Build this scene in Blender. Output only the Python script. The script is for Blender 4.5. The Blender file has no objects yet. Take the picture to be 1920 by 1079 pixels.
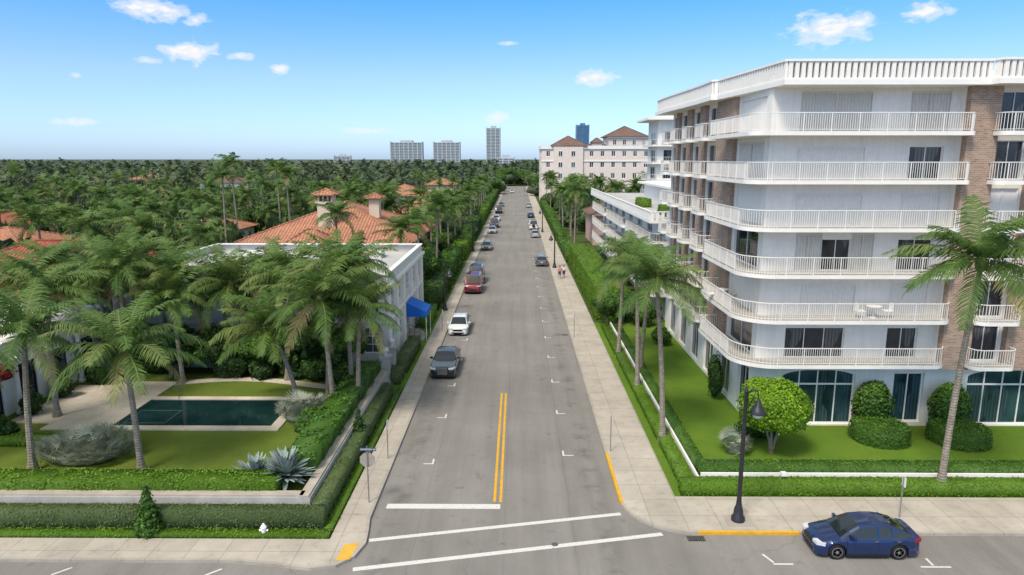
import bpy, math, random
import numpy as np
from mathutils import Vector, Matrix
R=random.Random(7); rng=np.random.default_rng(7)
SC=bpy.context.scene; COL=SC.collection
rad=math.radians
# ------------------------------------------------------------------ materials
def N(nt,t,**k):
    n=nt.nodes.new(t)
    for a,b in k.items(): setattr(n,a,b)
    return n
def base(name,rough=.8,spec=.3,metal=0):
    m=bpy.data.materials.new(name); m.use_nodes=True; nt=m.node_tree
    b=nt.nodes['Principled BSDF']; b.inputs['Roughness'].default_value=rough
    b.inputs['Specular IOR Level'].default_value=spec; b.inputs['Metallic'].default_value=metal
    return m,nt,b
def pos(nt,obj=False):
    if obj: return N(nt,'ShaderNodeTexCoord').outputs['Object']
    return N(nt,'ShaderNodeNewGeometry').outputs['Position']
def noise(nt,vec,scale,detail=4,rough=.6,dist=0):
    n=N(nt,'ShaderNodeTexNoise'); n.inputs['Scale'].default_value=scale; n.inputs['Detail'].default_value=detail
    n.inputs['Roughness'].default_value=rough; n.inputs['Distortion'].default_value=dist
    nt.links.new(vec,n.inputs['Vector']); return n.outputs['Fac']
def ramp(nt,fac,stops,interp='LINEAR'):
    r=N(nt,'ShaderNodeValToRGB'); cr=r.color_ramp; cr.interpolation=interp
    while len(cr.elements)<len(stops): cr.elements.new(.5)
    for e,(p,c) in zip(cr.elements,stops):
        e.position=p
        if not hasattr(c,'__len__'): c=(c,c,c)
        e.color=(c[0],c[1],c[2],1)
    nt.links.new(fac,r.inputs['Fac']); return r.outputs['Color']
def mix(nt,fac,a,b,mode='MIX'):
    m=N(nt,'ShaderNodeMix',data_type='RGBA',blend_type=mode)
    if isinstance(fac,(int,float)): m.inputs[0].default_value=fac
    else: nt.links.new(fac,m.inputs[0])
    for s,v in ((6,a),(7,b)):
        if isinstance(v,tuple): m.inputs[s].default_value=(v[0],v[1],v[2],1)
        else: nt.links.new(v,m.inputs[s])
    return m.outputs[2]
def math_(nt,op,a,b=None,clamp=False):
    m=N(nt,'ShaderNodeMath',operation=op,use_clamp=clamp)
    for i,v in enumerate((a,b)):
        if v is None: continue
        if isinstance(v,(int,float)): m.inputs[i].default_value=v
        else: nt.links.new(v,m.inputs[i])
    return m.outputs[0]
def bump(nt,b,h,strength=.3,dist=.02):
    n=N(nt,'ShaderNodeBump'); n.inputs['Strength'].default_value=strength; n.inputs['Distance'].default_value=dist
    nt.links.new(h,n.inputs['Height']); nt.links.new(n.outputs[0],b.inputs['Normal'])
def sep(nt,v):
    s=N(nt,'ShaderNodeSeparateXYZ'); nt.links.new(v,s.inputs[0]); return s.outputs
def comb(nt,x,y,z=0):
    c=N(nt,'ShaderNodeCombineXYZ')
    for i,v in enumerate((x,y,z)):
        if isinstance(v,(int,float)): c.inputs[i].default_value=v
        else: nt.links.new(v,c.inputs[i])
    return c.outputs[0]
def varmat(name,c,v=.12,scale=2.,fine=30.,rough=.8,spec=.3,metal=0,bmp=.0,obj=False,streak=False):
    m,nt,b=base(name,rough,spec,metal); p=pos(nt,obj)
    f=noise(nt,p,scale,5); lo=tuple(x*(1-v) for x in c); hi=tuple(min(1,x*(1+v)) for x in c)
    col=ramp(nt,f,[(.3,lo),(.7,hi)])
    g=noise(nt,p,fine,3); col=mix(nt,.25,col,ramp(nt,g,[(.3,.75),(.7,1.0)]),'MULTIPLY')
    if streak:
        s=sep(nt,p); xy=math_(nt,'ADD',s[0],s[1]); vv=comb(nt,math_(nt,'MULTIPLY',xy,3.),math_(nt,'MULTIPLY',s[2],.25))
        st=noise(nt,vv,1.2,5,.7); col=mix(nt,.28,col,ramp(nt,st,[(.35,(.72,.71,.68)),(.6,(1,1,1))]),'MULTIPLY')
    nt.links.new(col,b.inputs['Base Color'])
    if bmp: bump(nt,b,g,bmp,.02)
    return m
M={}
def asphalt():
    m,nt,b=base('asphalt',.9,.2); p=pos(nt); s=sep(nt,p)
    big=noise(nt,p,.12,6,.65); col=ramp(nt,big,[(.3,(.2,.187,.173)),(.5,(.236,.222,.206)),(.7,(.268,.253,.235))])
    st=comb(nt,math_(nt,'MULTIPLY',s[0],1.1),math_(nt,'MULTIPLY',s[1],.05)); sn=noise(nt,st,1.,5,.65)
    col=mix(nt,.6,col,ramp(nt,sn,[(.35,(.78,.77,.76)),(.62,(1.04,1.03,1.02))]),'MULTIPLY')
    g=noise(nt,p,28,4,.75); col=mix(nt,.6,col,ramp(nt,g,[(.3,(.75,.75,.75)),(.7,(1.16,1.15,1.13))]),'MULTIPLY')
    n2=noise(nt,p,.9,6,.7); col=mix(nt,.8,col,ramp(nt,n2,[(.27,(.55,.55,.55)),(.4,(1,1,1))]),'MULTIPLY')
    dn=N(nt,'ShaderNodeTexNoise'); dn.inputs['Scale'].default_value=.8; dn.inputs['Detail'].default_value=5; nt.links.new(p,dn.inputs['Vector'])
    pv=N(nt,'ShaderNodeVectorMath',operation='MULTIPLY_ADD'); nt.links.new(dn.outputs['Color'],pv.inputs[0]); pv.inputs[1].default_value=(2.5,2.5,0); nt.links.new(p,pv.inputs[2])
    vo=N(nt,'ShaderNodeTexVoronoi',feature='DISTANCE_TO_EDGE'); vo.inputs['Scale'].default_value=.09; nt.links.new(pv.outputs[0],vo.inputs['Vector'])
    cr=ramp(nt,vo.outputs['Distance'],[(.0,.6),(.002,.75),(.0035,1.)]); col=mix(nt,math_(nt,'MULTIPLY',ramp(nt,noise(nt,p,.15,3),[(.45,0),(.6,1)]),.5),col,cr,'MULTIPLY')
    for xs in (-4.35,2.45,-.55):
        d=math_(nt,'ABSOLUTE',math_(nt,'SUBTRACT',math_(nt,'ADD',s[0],math_(nt,'MULTIPLY',noise(nt,p,.4,3),.25)),xs+.12))
        k=ramp(nt,d,[(.0,.72),(.03,.8),(.06,1.)]); col=mix(nt,.4,col,k,'MULTIPLY')
    for xc,w in ((-5.5,.75),(3.7,.75)):
        d=math_(nt,'DIVIDE',math_(nt,'ABSOLUTE',math_(nt,'SUBTRACT',s[0],xc)),w); kk=ramp(nt,d,[(0,1),(1,0)]); oil=ramp(nt,noise(nt,p,.55,5,.7),[(.5,0),(.62,1)])
        col=mix(nt,math_(nt,'MULTIPLY',math_(nt,'MULTIPLY',kk,oil),.5),col,(.07,.065,.06))
    nt.links.new(col,b.inputs['Base Color']); bump(nt,b,g,.25,.01); return m
M['asphalt']=asphalt()
def concrete(name,c,w=1.5,h=1.5,ms=.014,dark=.55):
    m,nt,b=base(name,.85,.25); p=pos(nt); f=noise(nt,p,.5,6,.65)
    c1=tuple(x*.82 for x in c); c2=tuple(x*1.08 for x in c); col=ramp(nt,f,[(.3,c1),(.65,c2)])
    br=N(nt,'ShaderNodeTexBrick',offset=0.); br.inputs['Scale'].default_value=1; br.inputs['Brick Width'].default_value=w; br.inputs['Row Height'].default_value=h
    br.inputs['Mortar Size'].default_value=ms; br.inputs['Color1'].default_value=(1,1,1,1); br.inputs['Color2'].default_value=(.9,.89,.88,1); br.inputs['Mortar'].default_value=(dark,dark,dark*.97,1)
    nt.links.new(p,br.inputs['Vector']); col=mix(nt,1.,col,br.outputs['Color'],'MULTIPLY')
    st=noise(nt,p,2.3,6,.75); col=mix(nt,.6,col,ramp(nt,st,[(.3,(.66,.64,.6)),(.48,(1,1,1))]),'MULTIPLY')
    g=noise(nt,p,40,3); col=mix(nt,.3,col,ramp(nt,g,[(.3,.8),(.7,1.)]),'MULTIPLY')
    nt.links.new(col,b.inputs['Base Color']); return m
M['walk']=concrete('sidewalk_concrete',(.475,.425,.36)); M['kerb']=concrete('kerb_concrete',(.42,.385,.33),3,3)
M['paving']=concrete('pool_paving',(.66,.58,.47),.9,.9,.012,.75)
M['white']=varmat('white_stucco',(.83,.8,.75),.05,1.5,20,.75,.3,streak=True)
M['white2']=varmat('white_trim',(.84,.81,.765),.04,1.5,20,.6,.35)
M['rail']=varmat('white_metal_rail',(.81,.785,.745),.03,2,10,.4,.5)
M['slabedge']=varmat('balcony_white',(.83,.8,.75),.06,1.2,12,.7,.3)
M['terrace']=varmat('balcony_floor',(.45,.42,.37),.1,2,12,.8,.3)
M['stonecap']=varmat('wall_coping_stone',(.42,.37,.31),.2,1.2,14,.85,.2)
M['gardenwall']=varmat('garden_wall_stucco',(.43,.415,.39),.15,1.2,14,.85,.2,streak=True)
M['pink']=varmat('pink_stucco',(.58,.38,.33),.06,1,10,.8,.2)
M['palewall']=varmat('pale_pink_stucco',(.74,.64,.57),.06,1,10,.8,.2)
M['cream']=varmat('cream_stucco',(.62,.52,.40),.06,1,10,.8,.2)
M['greywhite']=varmat('cool_white_stucco',(.68,.67,.64),.06,1,10,.7,.3,streak=True)
M['hazewall']=varmat('haze_tinted_concrete',(.46,.49,.51),.06,.2,1,.8,.2); M['hazeglass']=varmat('haze_tinted_window_bands',(.2,.24,.28),.2,.15,1,.4,.4); M['bluetower']=varmat('blue_glass_cladding',(.09,.19,.31),.2,.1,1,.3,.5)  # tower walls and window bands carry distance haze in their colour
M['flatroof']=varmat('flat_roof_membrane',(.44,.43,.41),.2,.3,6,.8,.2)
M['black']=varmat('black_metal',(.02,.021,.023),.2,5,30,.45,.5)
M['iron']=varmat('cast_iron',(.1,.095,.09),.2,5,30,.7,.4)
M['galv']=varmat('galvanised_steel',(.3,.3,.3),.15,5,30,.5,.5,metal=.5)
M['signback']=varmat('sign_back',(.34,.29,.25),.1,5,30,.6,.4)
M['yellow']=varmat('yellow_paint',(.66,.36,.03),.15,3,18,.8,.2)
M['tactile']=varmat('tactile_yellow',(.7,.38,.06),.12,4,22,.8,.2)
def paintm():
    m,nt,b=base('white_road_paint',.8,.2); p=pos(nt); f=noise(nt,p,9,6,.75)
    nt.links.new(ramp(nt,f,[(.3,(.36,.345,.32)),(.47,(.62,.6,.57))]),b.inputs['Base Color']); return m
M['rpaint']=paintm()
M['tyre']=varmat('tyre_rubber',(.02,.02,.02),.2,5,30,.8,.2,obj=True)
M['rim']=varmat('alloy_rim',(.45,.45,.46),.1,5,30,.3,.5,metal=.8,obj=True)
M['chrome']=varmat('chrome',(.7,.7,.7),.03,5,30,.15,.5,metal=1,obj=True)
M['darktrim']=varmat('dark_trim',(.015,.015,.016),.1,5,30,.5,.4,obj=True)
M['blue_canvas']=varmat('blue_canvas',(.008,.12,.52),.1,3,20,.7,.3)
def simple(name,c,rough=.5,spec=.5,metal=0,coat=0,em=None):
    m,nt,b=base(name,rough,spec,metal); p=pos(nt,True); f=noise(nt,p,3,2)
    nt.links.new(ramp(nt,f,[(.2,tuple(x*.93 for x in c)),(.8,c)]),b.inputs['Base Color']); b.inputs['Coat Weight'].default_value=coat; b.inputs['Coat Roughness'].default_value=.05
    return m
def glassm(name,c,rough=.08,curt=None):
    m,nt,b=base(name,rough,.6); p=pos(nt); s=sep(nt,p); xy=math_(nt,'ADD',s[0],s[1])
    vv=comb(nt,math_(nt,'MULTIPLY',xy,.8),math_(nt,'MULTIPLY',s[2],.38)); f=noise(nt,vv,1.,2)
    col=ramp(nt,f,[(.35,tuple(x*.5 for x in c)),(.65,tuple(x*1.5 for x in c))])
    if curt:
        w=N(nt,'ShaderNodeTexWave'); w.inputs['Scale'].default_value=1.6; w.inputs['Distortion'].default_value=1.5; nt.links.new(comb(nt,xy,0,0),w.inputs['Vector'])
        cc=ramp(nt,w.outputs['Fac'],[(.2,tuple(x*.45 for x in curt)),(.8,curt)])
        k=ramp(nt,noise(nt,comb(nt,xy,math_(nt,'MULTIPLY',s[2],.38)),.9,1),[(.53,0),(.55,1)]); col=mix(nt,math_(nt,'MULTIPLY',k,.6),col,cc)
    nt.links.new(col,b.inputs['Base Color']); return m
M['glass']=glassm('window_glass',(.022,.026,.032),.06,(.17,.18,.19))
M['tealglass']=glassm('teal_window_glass',(.02,.05,.06),.08,(.07,.13,.15))
M['carglass']=simple('car_glass',(.012,.015,.018),.05,.8,coat=.3)
M['head']=simple('headlight_lens',(.6,.62,.65),.08,.8); M['tail']=simple('tail_light_lens',(.3,.01,.01),.15,.7)
M['shutter']=varmat('accordion_shutter',(.62,.595,.55),.06,2,10,.6,.3); M['shutter2']=varmat('white_shutter',(.76,.735,.69),.04,2,10,.6,.3)
def brickm():
    m,nt,b=base('tan_brick',.9,.15); p=pos(nt); s=sep(nt,p); v=comb(nt,math_(nt,'ADD',s[0],s[1]),s[2])
    br=N(nt,'ShaderNodeTexBrick'); br.inputs['Scale'].default_value=1; br.inputs['Brick Width'].default_value=.3; br.inputs['Row Height'].default_value=.1; br.inputs['Mortar Size'].default_value=.012
    br.inputs['Color1'].default_value=(.4,.27,.195,1); br.inputs['Color2'].default_value=(.25,.165,.12,1); br.inputs['Mortar'].default_value=(.43,.365,.31,1); br.inputs['Bias'].default_value=-.1
    nt.links.new(v,br.inputs['Vector']); f=noise(nt,p,2,5); col=mix(nt,.5,br.outputs['Color'],ramp(nt,f,[(.3,.75),(.7,1.15)]),'MULTIPLY')
    nt.links.new(col,b.inputs['Base Color']); return m
M['brick']=brickm()
def tilem(name,c,ax):
    m,nt,b=base(name,.85,.2); p=pos(nt); s=sep(nt,p); u=s[ax]; o=s[1-ax]
    f=noise(nt,p,3.5,4,.7); col=ramp(nt,f,[(.3,tuple(x*.6 for x in c)),(.5,c),(.7,tuple(min(1,x*1.35) for x in c))])
    w=math_(nt,'SINE',math_(nt,'MULTIPLY',u,2*math.pi/.42)); row=math_(nt,'FRACT',math_(nt,'MULTIPLY',o,2.4))
    col=mix(nt,.8,col,ramp(nt,math_(nt,'ADD',math_(nt,'MULTIPLY',w,.5),.5),[(.0,(.5,.47,.45)),(.5,(1,1,1))]),'MULTIPLY')
    col=mix(nt,.6,col,ramp(nt,row,[(.0,.6),(.2,1.)]),'MULTIPLY')
    g=noise(nt,p,.4,5,.7); col=mix(nt,.7,col,ramp(nt,g,[(.35,(.6,.62,.62)),(.62,(1.05,1.,1.))]),'MULTIPLY')
    nt.links.new(col,b.inputs['Base Color']); bump(nt,b,w,.6,.08); return m
M['tx']=tilem('terracotta_tiles',(.5,.24,.15),0); M['ty']=tilem('terracotta_tiles_side',(.5,.24,.15),1)
M['rx']=tilem('red_clay_tiles',(.38,.12,.075),0); M['ry']=tilem('red_clay_tiles_side',(.38,.12,.075),1)
M['bx']=tilem('brown_shingles',(.24,.15,.12),0); M['by']=tilem('brown_shingles_side',(.24,.15,.12),1)
def leafm(name,stops,tr=.25,k=1.):
    m=bpy.data.materials.new(name); m.use_nodes=True; nt=m.node_tree; nt.nodes.clear()
    stops=[(p,tuple(x*k for x in c)) for p,c in stops]
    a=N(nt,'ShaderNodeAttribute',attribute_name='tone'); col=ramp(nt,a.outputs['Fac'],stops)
    f=noise(nt,pos(nt),.7,4); col=mix(nt,.4,col,ramp(nt,f,[(.3,.72),(.7,1.2)]),'MULTIPLY')
    f2=noise(nt,pos(nt),.06,3); col=mix(nt,.5,col,ramp(nt,f2,[(.35,(.75,.85,.8)),(.65,(1.15,1.08,.95))]),'MULTIPLY')
    b=N(nt,'ShaderNodeBsdfPrincipled'); b.inputs['Roughness'].default_value=.55; b.inputs['Specular IOR Level'].default_value=.25; t=N(nt,'ShaderNodeBsdfTranslucent')
    nt.links.new(col,b.inputs['Base Color']); nt.links.new(col,t.inputs['Color']); x=N(nt,'ShaderNodeMixShader'); x.inputs[0].default_value=tr
    nt.links.new(b.outputs[0],x.inputs[1]); nt.links.new(t.outputs[0],x.inputs[2]); o=N(nt,'ShaderNodeOutputMaterial'); nt.links.new(x.outputs[0],o.inputs[0]); return m
M['palm']=leafm('palm_frond',[(0,(.025,.055,.014)),(.35,(.06,.125,.026)),(.65,(.115,.19,.045)),(.85,(.2,.235,.08)),(1,(.29,.215,.12))],.35,1.12)
M['leaf']=leafm('broad_leaf',[(0,(.02,.045,.01)),(.4,(.055,.125,.018)),(.75,(.1,.2,.028)),(1,(.16,.28,.045))],k=1.2)
M['dleaf']=leafm('dark_leaf',[(0,(.016,.034,.009)),(.4,(.038,.082,.017)),(.75,(.07,.135,.027)),(1,(.12,.19,.04))],k=1.2)
M['hedge']=leafm('hedge_leaf',[(0,(.045,.09,.01)),(.4,(.095,.18,.016)),(.75,(.13,.235,.022)),(1,(.175,.295,.038))],k=1.25)
M['ghedge']=leafm('clipped_grey_hedge',[(0,(.06,.085,.033)),(.4,(.095,.135,.05)),(.75,(.13,.175,.068)),(1,(.17,.215,.09))],k=1.15)
M['lime']=leafm('lime_leaf',[(0,(.07,.14,.01)),(.4,(.15,.28,.014)),(.75,(.22,.39,.024)),(1,(.3,.48,.045))])
M['silver']=leafm('silver_leaf',[(0,(.16,.19,.14)),(.4,(.28,.32,.25)),(.75,(.38,.42,.34)),(1,(.5,.52,.45))],.15)
M['agave']=leafm('agave_leaf',[(0,(.17,.22,.22)),(.5,(.27,.33,.33)),(1,(.42,.48,.46))],.05)
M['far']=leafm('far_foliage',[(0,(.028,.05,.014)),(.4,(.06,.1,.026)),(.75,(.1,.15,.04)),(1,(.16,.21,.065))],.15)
M['far2']=leafm('haze_tinted_foliage',[(0,(.06,.085,.045)),(.4,(.09,.122,.062)),(.75,(.12,.152,.078)),(1,(.155,.185,.1))],.1)  # greens paled to paint in the haze of distance
M['far3']=leafm('distant_haze_tinted_foliage',[(0,(.12,.155,.125)),(.4,(.15,.185,.145)),(.75,(.175,.21,.16)),(1,(.2,.235,.18))],.1)  # farthest trees: stronger haze put into the leaf colour
M['red']=leafm('bougainvillea_leaf',[(0,(.1,.01,.01)),(.5,(.35,.03,.03)),(1,(.5,.08,.06))],.2)
def trunkm():
    m,nt,b=base('palm_bark',.9,.15); p=pos(nt); s=sep(nt,p); f=noise(nt,p,5,5)
    w=math_(nt,'SINE',math_(nt,'MULTIPLY',math_(nt,'ADD',s[2],math_(nt,'MULTIPLY',f,.1)),45))
    col=ramp(nt,f,[(.3,(.19,.16,.125)),(.7,(.36,.315,.26))]); col=mix(nt,.5,col,ramp(nt,math_(nt,'ADD',math_(nt,'MULTIPLY',w,.5),.5),[(.1,.55),(.5,1)]),'MULTIPLY')
    nt.links.new(col,b.inputs['Base Color']); bump(nt,b,w,.4,.02); return m
M['trunk']=trunkm()
def grassm(name,a,bb):
    m,nt,b=base(name,.95,.1); p=pos(nt); f=noise(nt,p,.35,6,.7); col=ramp(nt,f,[(.3,a),(.7,bb)])
    g=noise(nt,p,14,6,.8); col=mix(nt,.7,col,ramp(nt,g,[(.3,(.6,.65,.55)),(.7,(1.2,1.2,1.1))]),'MULTIPLY')
    h=noise(nt,p,1.6,5,.7); col=mix(nt,.5,col,ramp(nt,h,[(.35,(1.15,1,.8)),(.55,(.95,1,1))]),'MULTIPLY')
    nt.links.new(col,b.inputs['Base Color']); bump(nt,b,g,.9,.06); return m
M['grass']=grassm('lawn_grass',(.1,.185,.022),(.145,.24,.033)); M['lgrass']=grassm('garden_lawn_grass',(.12,.175,.03),(.165,.215,.042))
M['ground']=grassm('ground_cover',(.05,.08,.025),(.085,.12,.04))
def water():
    m,nt,b=base('pool_water_dark',.04,.45); p=pos(nt); f=noise(nt,p,.6,3); nt.links.new(ramp(nt,f,[(.3,(.006,.024,.026)),(.7,(.013,.04,.043))]),b.inputs['Base Color'])
    bump(nt,b,noise(nt,p,5,3),.08,.02); return m
M['water']=water()
M['skin']=simple('skin',(.45,.26,.18),.6,.3); M['shirtA']=simple('pink_shirt',(.6,.2,.2),.8,.2); M['shirtB']=simple('white_shirt',(.65,.65,.65),.8,.2)
M['shorts']=simple('navy_shorts',(.04,.06,.14),.8,.2); M['hair']=simple('brown_hair',(.06,.035,.02),.7,.3)
# ------------------------------------------------------------------ object helpers
WL={}
def tag(o,label,cat,group=None):
    o['label']=label; o['category']=cat
    if group: o['group']=group
    return o
def root(name,loc,label,cat,group=None):
    o=bpy.data.objects.new(name,None); o.empty_display_size=.3; o.location=loc; COL.objects.link(o); WL[o]=Vector(loc); return tag(o,label,cat,group)
def link(name,me,parent=None,loc=None):
    o=bpy.data.objects.new(name,me); COL.objects.link(o)
    if parent is not None: o.parent=parent; WL[o]=WL.get(parent,Vector((0,0,0)))
    if loc is not None: o.location=loc
    return o
class MB:
    def __init__(s): s.v=[]; s.f=[]; s.m=[]
    def poly(s,pts,m=0):
        i=len(s.v); s.v+= [tuple(p) for p in pts]; s.f.append(tuple(range(i,i+len(pts)))); s.m.append(m)
    def box(s,x0,x1,y0,y1,z0,z1,m=0):
        i=len(s.v); s.v+=[(x0,y0,z0),(x1,y0,z0),(x1,y1,z0),(x0,y1,z0),(x0,y0,z1),(x1,y0,z1),(x1,y1,z1),(x0,y1,z1)]
        for q in ((3,2,1,0),(4,5,6,7),(0,1,5,4),(1,2,6,5),(2,3,7,6),(3,0,4,7)): s.f.append(tuple(i+k for k in q)); s.m.append(m)
    def obox(s,O,U,Nn,u0,u1,z0,z1,d0,d1,m=0):
        i=len(s.v)
        for z in (z0,z1):
            for (u,d) in ((u0,d0),(u1,d0),(u1,d1),(u0,d1)): s.v.append((O[0]+U[0]*u+Nn[0]*d,O[1]+U[1]*u+Nn[1]*d,z))
        for q in ((3,2,1,0),(4,5,6,7),(0,1,5,4),(1,2,6,5),(2,3,7,6),(3,0,4,7)): s.f.append(tuple(i+k for k in q)); s.m.append(m)
    def prism(s,P,z0,z1,m=0,mt=None):
        n=len(P); i=len(s.v); s.v+=[(x,y,z0) for x,y in P]+[(x,y,z1) for x,y in P]
        s.f.append(tuple(range(i+n-1,i-1,-1))); s.m.append(m); s.f.append(tuple(range(i+n,i+2*n))); s.m.append(m if mt is None else mt)
        for k in range(n): s.f.append((i+k,i+(k+1)%n,i+n+(k+1)%n,i+n+k)); s.m.append(m)
    def cyl(s,p0,p1,r0,r1=None,n=10,m=0,caps=True):
        p0=Vector(p0); p1=Vector(p1); r1=r0 if r1 is None else r1; d=(p1-p0).normalized()
        a=d.cross(Vector((0,0,1))); a=Vector((1,0,0)) if a.length<1e-4 else a.normalized(); b=d.cross(a); i=len(s.v)
        for p,r in ((p0,r0),(p1,r1)):
            for k in range(n): t=2*math.pi*k/n; s.v.append(tuple(p+a*math.cos(t)*r+b*math.sin(t)*r))
        for k in range(n): s.f.append((i+k,i+(k+1)%n,i+n+(k+1)%n,i+n+k)); s.m.append(m)
        if caps: s.f.append(tuple(range(i+n-1,i-1,-1))); s.m.append(m); s.f.append(tuple(range(i+n,i+2*n))); s.m.append(m)
    def tube(s,pts,rs,n=8,m=0):
        pts=[Vector(p) for p in pts]; i=len(s.v)
        for j,p in enumerate(pts):
            d=(pts[min(j+1,len(pts)-1)]-pts[max(j-1,0)]).normalized(); a=d.cross(Vector((0,1,0)) if abs(d.y)<.9 else Vector((1,0,0))).normalized(); b=d.cross(a)
            for k in range(n): t=2*math.pi*k/n; s.v.append(tuple(p+a*math.cos(t)*rs[j]+b*math.sin(t)*rs[j]))
        for j in range(len(pts)-1):
            for k in range(n): s.f.append((i+j*n+k,i+j*n+(k+1)%n,i+(j+1)*n+(k+1)%n,i+(j+1)*n+k)); s.m.append(m)
        s.f.append(tuple(range(i,i+n))); s.m.append(m); s.f.append(tuple(range(i+(len(pts)-1)*n,i+len(pts)*n))); s.m.append(m)
    def lathe(s,c,prof,n=16,m=0):
        i=len(s.v)
        for r,z in prof:
            for k in range(n): t=2*math.pi*k/n; s.v.append((c[0]+math.cos(t)*r,c[1]+math.sin(t)*r,c[2]+z))
        for j in range(len(prof)-1):
            for k in range(n): s.f.append((i+j*n+k,i+j*n+(k+1)%n,i+(j+1)*n+(k+1)%n,i+(j+1)*n+k)); s.m.append(m)
        s.f.append(tuple(range(i,i+n))); s.m.append(m); s.f.append(tuple(range(i+(len(prof)-1)*n,i+len(prof)*n))); s.m.append(m)
    def make(s,name,mats,parent=None,smooth=False,origin=None):
        me=bpy.data.meshes.new(name); o0=Vector((0,0,0))
        if parent is not None: o0=WL.get(parent,o0)
        if origin is not None: o0=Vector(origin)
        me.from_pydata([(a-o0.x,b-o0.y,c-o0.z) for a,b,c in s.v],[],s.f)
        for mt in mats: me.materials.append(M[mt] if isinstance(mt,str) else mt)
        me.polygons.foreach_set('material_index',s.m)
        if smooth:
            me.polygons.foreach_set('use_smooth',[True]*len(s.f))
            try: me.set_sharp_from_angle(angle=rad(40))
            except Exception: pass
        me.update(); o=link(name,me,parent)
        if origin is not None and parent is None: o.location=origin; WL[o]=Vector(origin)
        return o
def off(path,d):
    out=[]; n=len(path)
    for i,p in enumerate(path):
        a=path[max(i-1,0)]; b=path[min(i+1,n-1)]; dx,dy=b[0]-a[0],b[1]-a[1]; L=math.hypot(dx,dy); out.append((p[0]-dy/L*d,p[1]+dx/L*d))
    return out
def strip(mb,path,w,z0,z1,m=0):
    q=off(path,w)
    for i in range(len(path)-1): mb.prism([path[i],path[i+1],q[i+1],q[i]],z0,z1,m)
def flat(name,polys,z,mat,kind='structure'):
    mb=MB()
    for P in polys: mb.poly([(x,y,z) for x,y in P])
    o=mb.make(name,[mat]); o['kind']=kind; return o
def arc(cx,cy,r,a0,a1,n=8): return [(cx+r*math.cos(rad(a0+(a1-a0)*i/n)),cy+r*math.sin(rad(a0+(a1-a0)*i/n))) for i in range(n+1)]
def qmesh(name,V,F,tone,mats,mi=None):
    me=bpy.data.meshes.new(name); V=np.ascontiguousarray(V,dtype=np.float32); F=np.ascontiguousarray(F,dtype=np.int32)
    me.vertices.add(len(V)); me.vertices.foreach_set('co',V.ravel()); me.loops.add(F.size); me.loops.foreach_set('vertex_index',F.ravel())
    me.polygons.add(len(F)); me.polygons.foreach_set('loop_start',np.arange(len(F),dtype=np.int32)*4)
    for mt in mats: me.materials.append(M[mt])
    if mi is not None: me.polygons.foreach_set('material_index',np.asarray(mi,dtype=np.int32))
    me.update(calc_edges=True); a=me.attributes.new('tone','FLOAT','POINT'); a.data.foreach_set('value',np.asarray(tone,dtype=np.float32)); return me
def norm(a): return a/np.maximum(np.linalg.norm(a,axis=1,keepdims=True),1e-6)
def leafq(P,Nn,size,tone,asp=.55,g=rng):
    n=len(P); r=g.normal(size=(n,3)); T=norm(np.cross(Nn,r)); B=np.cross(Nn,T); s=(size if hasattr(size,'__len__') else np.full(n,size))[:,None]*(.7+.6*g.random((n,1)))
    V=np.stack([P+T*s,P+B*s*asp,P-T*s,P-B*s*asp],1).reshape(-1,3); F=np.arange(4*n).reshape(-1,4); return V,F,np.repeat(tone,4)
def cubesphere(k=4):
    V=[];F=[]
    for ax in range(3):
        for sg in (-1,1):
            i0=len(V)
            for a in range(k+1):
                for b in range(k+1):
                    p=[0,0,0]; p[ax]=sg; p[(ax+1)%3]=-1+2*a/k; p[(ax+2)%3]=-1+2*b/k; V.append(p)
            for a in range(k):
                for b in range(k):
                    q=i0+a*(k+1)+b; F.append((q,q+1,q+k+2,q+k+1))
    V=norm(np.array(V,float)); return V,np.array(F)
CS=cubesphere(4); CS2=cubesphere(2)
def join(parts):
    Vs=[];Fs=[];Ts=[];o=0
    for V,F,T in parts: Vs.append(V);Fs.append(F+o);Ts.append(T);o+=len(V)
    return np.concatenate(Vs),np.concatenate(Fs),np.concatenate(Ts)
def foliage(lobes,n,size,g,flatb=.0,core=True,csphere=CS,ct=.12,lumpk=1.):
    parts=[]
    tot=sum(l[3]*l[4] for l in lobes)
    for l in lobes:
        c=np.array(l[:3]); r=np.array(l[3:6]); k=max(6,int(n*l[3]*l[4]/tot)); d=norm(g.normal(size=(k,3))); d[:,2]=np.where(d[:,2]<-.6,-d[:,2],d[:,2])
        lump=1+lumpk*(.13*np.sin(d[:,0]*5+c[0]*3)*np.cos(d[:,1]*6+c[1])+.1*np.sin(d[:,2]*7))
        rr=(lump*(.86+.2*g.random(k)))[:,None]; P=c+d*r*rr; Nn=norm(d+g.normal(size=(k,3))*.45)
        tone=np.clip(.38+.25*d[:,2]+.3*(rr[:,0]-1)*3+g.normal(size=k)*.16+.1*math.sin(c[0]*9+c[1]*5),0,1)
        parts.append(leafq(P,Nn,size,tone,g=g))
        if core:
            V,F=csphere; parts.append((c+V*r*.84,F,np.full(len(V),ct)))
    return join(parts)
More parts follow.
